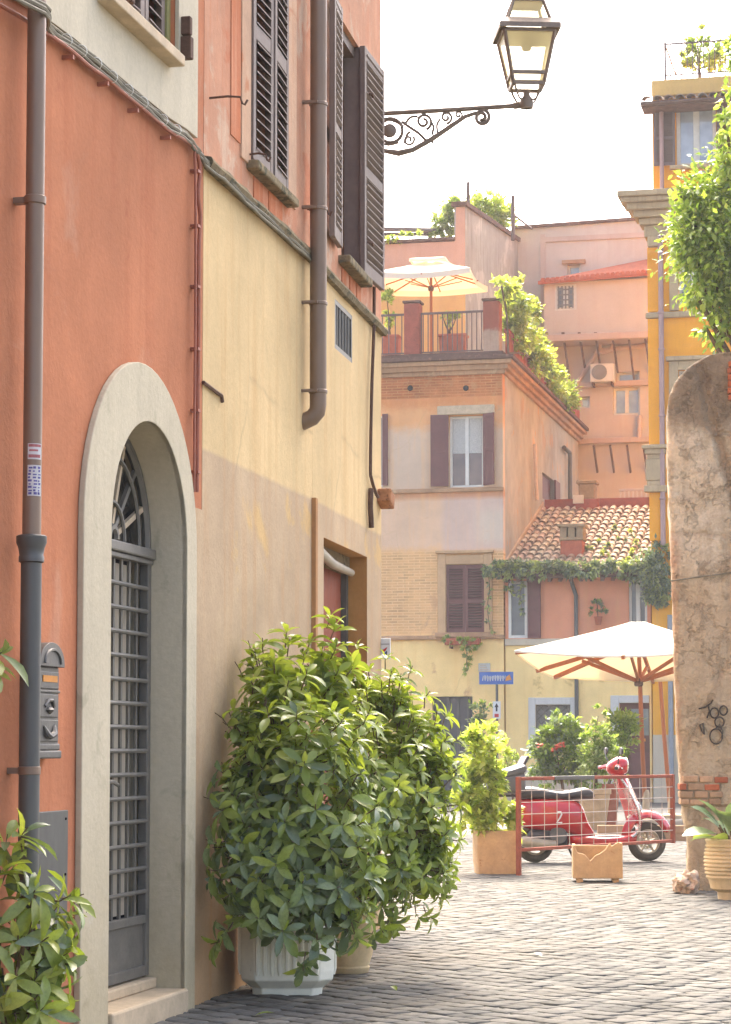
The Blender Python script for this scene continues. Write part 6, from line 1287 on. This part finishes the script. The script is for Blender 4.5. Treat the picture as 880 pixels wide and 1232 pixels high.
# ------------------------------------------------------------------ small-leaved crowns
def crown(root, name, lumps, n, L, mats, clump=.35, nclump=None, up=.35, hang=0.0, offset=Vector()):
    """leaf-sized faces gathered in clumps through the volume of the lumps"""
    vol = [l[1]*l[1]*l[2] for l in lumps]; tot = sum(vol); ms_ = []; ids = []
    for l, v_ in zip(lumps, vol):
        nl = int(n*v_/tot); nc = max(3, int(nl/38))
        for _ in range(nc):
            v = rvec(); r_ = rp2.random()**.4; c = l[0] + Vector((v.x*l[1]*r_, v.y*l[1]*r_, v.z*l[2]*r_)); s_ = clump*min(l[1], l[2])*rp2.uniform(.5, 1.1); kd = rp2.randrange(len(mats)); out = (v + Vector((0, 0, up))).normalized()
            for _ in range(int(nl/nc)):
                g = Vector((rp2.gauss(0, 1), rp2.gauss(0, 1), rp2.gauss(0, .8)))*s_*.55; d = (out + rvec()*.95 + Vector((0, 0, -hang))).normalized()
                ms_.append(M4(basis(d, Vector((0, 0, 1)) + rvec()*.7, L*rp2.uniform(.6, 1.25), 0, rp2.uniform(.8, 1.2)), c + g - offset)); ids.append(kd if rp2.random() < .75 else rp2.randrange(len(mats)))
    return stuff(bulk(name, ms_, SV, SFc, list(mats), root, True, np.array(ids)))
ML_t1 = leafmat('tree_leaf', C(112, 136, 66), C(142, 164, 78), C(174, 190, 98), .5, .3); ML_t2 = leafmat('tree_leaf_pale', C(150, 172, 74), C(184, 202, 98), C(206, 214, 128), .55, .35)  # second leaf is a paler green, mixed in clump by clump
ML_l1 = leafmat('lime_leaf', C(168, 184, 86), C(198, 208, 108), C(218, 222, 136), .6, .45); ML_l2 = leafmat('lime_leaf_deep', C(128, 152, 70), C(156, 178, 84), C(186, 200, 110), .55, .45)
ML_iv = leafmat('ivy_leaf', C(110, 128, 100), C(134, 150, 120), C(160, 170, 136), .35, .5); ML_iv2 = leafmat('ivy_leaf_light', C(164, 178, 108), C(186, 194, 122), C(200, 206, 144), .45, .5)
M_bark = paint('bark', C(120, 100, 80), .95, .1, .3, 8, .6, stretch=(3, 3, .6))
def trunked(name, label, cat_, base, lumps, n, L, mats, r0=.05, fk=.4, **kw):
    b = Vector(base); root = thing(name, label, cat_, loc=base); crown(root, 'crown', lumps, n, L, mats, offset=b, **kw); m = MB()
    cen = sum((l[0] for l in lumps), Vector())/len(lumps) - b; fork = Vector((cen.x*fk, cen.y*fk, cen.z*.5)); m.tube(smooth_pts([Vector((0, 0, -.03)), fork*.5 + Vector((r0*.6, 0, 0)), fork], 3), [r0*1.2, r0*1.1, r0, r0, r0*.95, r0*.9, r0*.8], 8)
    m.build('trunk', M_bark, root, True); m = MB()
    for l in lumps: e = l[0]-b; m.tube(smooth_pts([fork*.96, (fork+e)*.5 + Vector((rp2.uniform(-.05, .05), 0, -.05)), e], 3), [r0*.6, r0*.55, r0*.5, r0*.4, r0*.35, r0*.28, r0*.2], 6)
    stuff(m.build('limbs', M_bark, root, True)); return root
ZT = 26.5
tl_ = [LP(*a) for a in ((886, 110, ZT, 18, 30), (884, 70, ZT, 14, 22), (872, 150, ZT, 16, 22), (826, 300, ZT, 14, 18), (836, 350, ZT, 12, 16), (850, 395, ZT, 12, 14), (820, 235, ZT, 10, 14), (890, 195, ZT, 38, 35), (858, 235, ZT, 36, 36), (848, 290, ZT, 40, 45), (880, 300, ZT, 60, 60), (862, 345, ZT, 38, 38), (876, 385, ZT, 30, 35), (930, 130, ZT+.5, 45, 60), (935, 240, ZT+.5, 50, 70), (935, 350, ZT+.5, 45, 60), (832, 262, ZT, 22, 26), (872, 205, ZT, 22, 20))]
g_ = P(1010, 1040, ZT+.4); trunked('broadleaf_tree', 'leafy tree overhanging the weathered pier', 'tree', (g_.x, g_.y, 0), tl_, 21000, .105, (ML_t1, ML_t1, ML_t2), r0=.1, fk=.1, clump=.6, up=.1, hang=.35)
# bushy plant of the tan planter by the barrier
q = lp_.location; zq = q.y
trunked('bushy_plant', 'light green small leaved bush growing in the tan planter', 'shrub', (q.x, q.y, .38), [LP(*a) for a in ((580, 905, zq, 22, 34), (575, 955, zq, 24, 36), (590, 935, zq, 16, 24), (602, 982, zq-.05, 24, 24), (572, 985, zq-.1, 22, 22), (612, 985, zq-.15, 14, 24), (578, 885, zq, 12, 16), (598, 905, zq, 9, 12))], 3600, .095, (ML_l1, ML_l2, ML_l1), r0=.018, clump=.4)
# shrubs behind the scooter
def rowbush(label, px, py, lumps, n, mats, base_z, L=.09, nm='potted_shrub'):
    b = G(px, py); trunked(nm, label, 'shrub', (b.x, b.y, base_z), [LP(a, c, b.y, d, e) for a, c, d, e in lumps], n, L, mats, r0=.025, clump=.4)
rowbush('dark green flowering shrub in the round pot behind the scooter seat', 678, 996, [(665, 905, 24, 28), (690, 900, 24, 26), (672, 880, 20, 20), (660, 928, 20, 18), (690, 930, 22, 16), (645, 910, 10, 16)], 4200, (ML_t1, ML_iv, ML_t1), .48, .11)
rowbush('airy upright shrub in the tapered pot', 716, 998, [(722, 895, 16, 34), (715, 930, 20, 20), (720, 862, 8, 16), (732, 915, 18, 24), (708, 905, 14, 22)], 3000, (ML_t1, ML_l2, ML_iv2), .55, .08)
rowbush('rounded bright green shrub in the tall orange pot', 731, 992, [(748, 872, 20, 22), (742, 900, 16, 18), (760, 880, 12, 14), (738, 935, 14, 14)], 2600, (ML_l2, ML_t2, ML_t1), .58, .085)
M_fl = paint('orange_flower', C(226, 110, 80), .6, .2)
for a, b_ in ((672, 898), (668, 902), (676, 896), (650, 897)):
    p_ = P(a, b_, G(678, 996).y-.32); m = MB()
    for k in range(6): m.lathe([(0, -.02), (.03, 0), (0, .02)], 6, (rp2.uniform(-.04, .04), rp2.uniform(-.03, .03), rp2.uniform(-.03, .03)))
    f_ = stuff(m.build('flower', M_fl, [o for o in bpy.data.objects if o.name.startswith('potted_shrub')][0], True)); f_.location = p_ - f_.parent.location
rowbush('dark green climbing bush beside the street sign pole', 575, 972, [(578, 870, 14, 24), (570, 890, 14, 22), (584, 850, 8, 14), (575, 915, 18, 22)], 1500, (ML_iv, ML_t1), 0, .1, 'wall_bush')
rowbush('pale flowering bush beside the top case below the barred window', 618, 985, [(612, 925, 14, 18), (622, 905, 12, 14), (606, 900, 10, 12)], 900, (ML_l2, ML_iv2), 0, .08, 'wall_bush')
# roof terrace greenery and climbers on the flank parapet
def fl_pt(px, py, y=-.15): x, z = SD.at(px, py, y); return SD.w(x, y, z)
def FLP(px, py, r, r2): r *= 1.3; r2 *= 1.25; p_ = fl_pt(px, py); return [p_, r*p_.y/FL, r2*p_.y/FL, 1]
wis = thing('climbing_plant', 'yellow green climber spilling along the flank parapet of the roof terrace', 'climber', loc=fl_pt(612, 425))
crown(wis, 'foliage', [FLP(*a) for a in ((620, 380, 13, 20), (622, 358, 13, 18), (622, 402, 10, 14), (630, 402, 14, 18), (635, 375, 10, 16), (640, 425, 15, 18), (652, 440, 14, 16), (662, 460, 14, 16), (674, 472, 13, 15), (684, 486, 10, 10), (606, 342, 10, 11), (648, 410, 8, 12), (612, 352, 9, 10))], 9500, .16, (ML_l1, ML_l1, ML_l2), clump=.42, offset=wis.location)
m = MB(); m.tube(smooth_pts([fl_pt(612, 425)-wis.location, fl_pt(640, 432)-wis.location, fl_pt(686, 492)-wis.location], 5), .03, 6); m.tube(smooth_pts([fl_pt(612, 425)-wis.location, fl_pt(610, 380)-wis.location, fl_pt(604, 345)-wis.location], 5), .025, 6); m.build('stem', M_bark, wis, True)
zr0 = zf
def roofplant(label, lumps, Z, n, mats, L=.14, nm='roof_bush', bz=None, px=None):
    ls_ = [LP(a, c, Z, d, e) for a, c, d, e in lumps]; x = sum(l[0].x for l in ls_)/len(ls_); trunked(nm, label, 'bush', (x, Z, bz), ls_, n, L, mats, r0=.04, clump=.42)
rb = z0_ - .4
roofplant('round lime green bush above the grey flank wall', [(592, 255, 22, 20), (606, 262, 14, 22), (576, 252, 16, 16), (600, 272, 18, 16), (586, 240, 12, 10)], 67.6, 4200, (ML_l1, ML_l1, ML_t2), bz=rb)
roofplant('olive green bush behind the pink parapet beside the pier', [(538, 265, 15, 18), (528, 275, 11, 13), (545, 252, 12, 14), (555, 262, 12, 14)], 64.5, 2600, (ML_l2, ML_iv2), bz=rb)
roofplant('low trailing bush under the dark pergola roof', [(478, 287, 16, 5), (498, 285, 14, 6), (470, 288, 8, 5)], 62.4, 700, (ML_l2, ML_l1), .12, bz=rb)
roofplant('thin sapling in the terracotta trough on the roof terrace', [(540, 385, 14, 8), (532, 378, 8, 6), (550, 380, 8, 6)], CK.w(CK.at(544, 402, 1.1)[0], 1.1, 0).y, 450, (ML_l1, ML_iv2), .1, 'sapling', bz=zf+.5)
roofplant('leafy shrub in the trough beside the parasol at the house corner', [(466, 362, 9, 14), (470, 385, 8, 8)], CK.w(CK.at(469, 402, .9)[0], .9, 0).y, 500, (ML_l2, ML_l1), .12, 'sapling', bz=zf+.45)
oy = OC.w(OC.at(850, 60, .9)[0], .9, 0).y
roofplant('trailing green plants behind the roof railing of the ochre building', [(838, 62, 16, 18), (860, 66, 18, 16), (822, 72, 10, 12), (845, 40, 8, 10)], oy+.3, 1700, (ML_l2, ML_t2), .13, bz=zo(90))
# ivy over the cottage eave and roof
def CTP(px, py, y, r, r2): x, z = CT.at(px, py, y); p_ = CT.w(x, y, z); return [p_, r*p_.y/FL, r2*p_.y/FL, 1]
ivy = thing('ivy', 'grey green ivy wreathing the cottage eave and roof', 'ivy', loc=CT.w(1.5, -.4, zE))
crown(ivy, 'foliage', [CTP(590+i*14, 684+2*math.sin(i*1.7), -.5, 11, 8) for i in range(14)] + [CTP(*a) for a in ((780, 685, -.5, 16, 20), (792, 700, -.4, 14, 26), (798, 665, -.3, 11, 14), (786, 718, -.4, 9, 14), (800, 720, -.4, 8, 18))], 12000, .12, (ML_iv, ML_iv, ML_iv2), clump=.6, hang=.5, offset=ivy.location)
lm = []
for a in ((735, 662), (748, 655), (760, 648), (725, 672), (770, 660), (715, 655), (745, 640), (765, 672), (755, 680), (705, 665)): p_ = CT.M @ (on_roof(*a) + Vector((0, 0, .1))); lm.append([p_, 9*p_.y/FL, 3.5*p_.y/FL, 1])
crown(ivy, 'roof_foliage', lm, 1600, .1, (ML_iv2, ML_l1, ML_iv), clump=.5, offset=ivy.location)
for (pa, pb, pc_) in ((588, 692, 758), (627, 694, 735), (613, 694, 712)):
    x, z = CT.at(pa, pb, -.3); st_ = MB(); pts = [Vector(CT.w(x+.03*math.sin(k*1.3), -.3, z-(pc_-pb)/51*k/6)) - ivy.location for k in range(7)]; st_.tube(pts, .008, 4); st_.build('strand', M_stem, ivy)
    crown(ivy, 'strand_foliage', [[Vector(q)+ivy.location, .07, .1, 1] for q in pts], 170, .09, (ML_iv2, ML_iv), offset=ivy.location, hang=.6)
m = MB(); m.tube(smooth_pts([Vector(CT.w(CT.at(590+30*k, 687, -.45)[0], -.45, CT.at(590+30*k, 687, -.45)[1])) - ivy.location for k in range(7)], 3), .025, 6); m.build('stem', M_bark, ivy, True)
# window box and little hanging pot
a = CK.rect(536, 768, 578, 776, -.25); wb = thing('window_box', 'window box with trailing green plants under the closed brown shutters', 'window box', CK.M @ Matrix.Translation((a[0], -.36, a[2]))); Bx('box', M_terra, wb, 0, a[1]-a[0], 0, .24, 0, a[3]-a[2], bevel=.02); Bx('bracket', M_rust, wb, .1, .14, .1, .36, -.08, -.001); Bx('bracket', M_rust, wb, a[1]-a[0]-.14, a[1]-a[0]-.1, .1, .36, -.08, -.001)
tp = thing('trailing_plant', 'bushy trailing plants hanging out of the window box', 'plant', loc=CK.w(a[0], -.3, a[3]))
crown(tp, 'foliage', [CTP(*q) for q in ((541, 770, -.42, 7, 6), (552, 772, -.42, 6, 5), (565, 776, -.44, 7, 8), (574, 772, -.42, 7, 6), (562, 795, -.44, 5, 9), (563, 808, -.44, 4, 5))], 900, .1, (ML_l1, ML_l2, ML_iv2), offset=tp.location); MB().tube([Vector(CTP(562, 770, -.4, 1, 1)[0])-tp.location, Vector(CTP(562, 808, -.44, 1, 1)[0])-tp.location], .01, 5).build('stem', M_stem, tp)
a = CT.rect(714, 742, 726, 752, -.15); hp = thing('wall_pot', 'small pot with a leafy plant fixed to the red cottage wall', 'pot', CT.M @ Matrix.Translation(((a[0]+a[1])/2, -.14, a[2]))); MB().lathe([(.06, 0), (.09, .16), (.1, .17), (.1, .2), (.08, .2), (0, .17)], 14).build('pot', M_terra, hp, True); Bx('hook', M_rust, hp, -.01, .01, .05, .16, .1, .13)
hpp = thing('wall_plant', 'leafy red flowered plant in the small pot on the red cottage wall', 'plant', loc=CT.w((a[0]+a[1])/2, -.16, a[3])); crown(hpp, 'foliage', [CTP(*q) for q in ((719, 728, -.18, 6, 8), (715, 737, -.18, 5, 5), (724, 735, -.18, 5, 6))], 330, .09, (ML_iv, ML_t1), offset=hpp.location); MB().tube([(0, 0, -.05), Vector(CTP(719, 728, -.18, 1, 1)[0])-hpp.location], .01, 5).build('stem', M_stem, hpp)

for (a, b_, lb_) in ((216, 1219, 'fallen green leaf lying on the setts beside the doorstep'), (470, 1190, 'fallen leaf lying on the setts just past the round clay pot'), (330, 1222, 'fallen leaf on the setts in front of the white fluted planter'), (640, 1150, 'lone fallen leaf on the open sunlit paving')):
    q = G(a, b_); o = mk('fallen_leaf', lme[rp2.choice('ym')], None); o.matrix_basis = M4(basis(Vector((math.cos(a), math.sin(a), .03)), Vector((0, 0, 1)), .09, .1, .9), Vector((q.x, q.y, .012))); tag(o, lb_, 'leaf', 'fallen leaves on the paving')
# ================================================================== thin haze volume added to pale and lighten the distance
th = bpy.data.materials.new('haze'); th.use_nodes = True; nt = th.node_tree; nt.nodes.remove(nt.nodes['Principled BSDF'])
pv = nt.nodes.new('ShaderNodeVolumePrincipled'); pv.inputs['Color'].default_value = (1, .98, .95, 1); pv.inputs['Density'].default_value = .0008; nt.links.new(pv.outputs[0], nt.nodes['Material Output'].inputs['Volume'])
hz = MB(); hz.box(-125, 125, -65, 225, -1.03, 23); hzo = stuff(hz.build('haze', th))
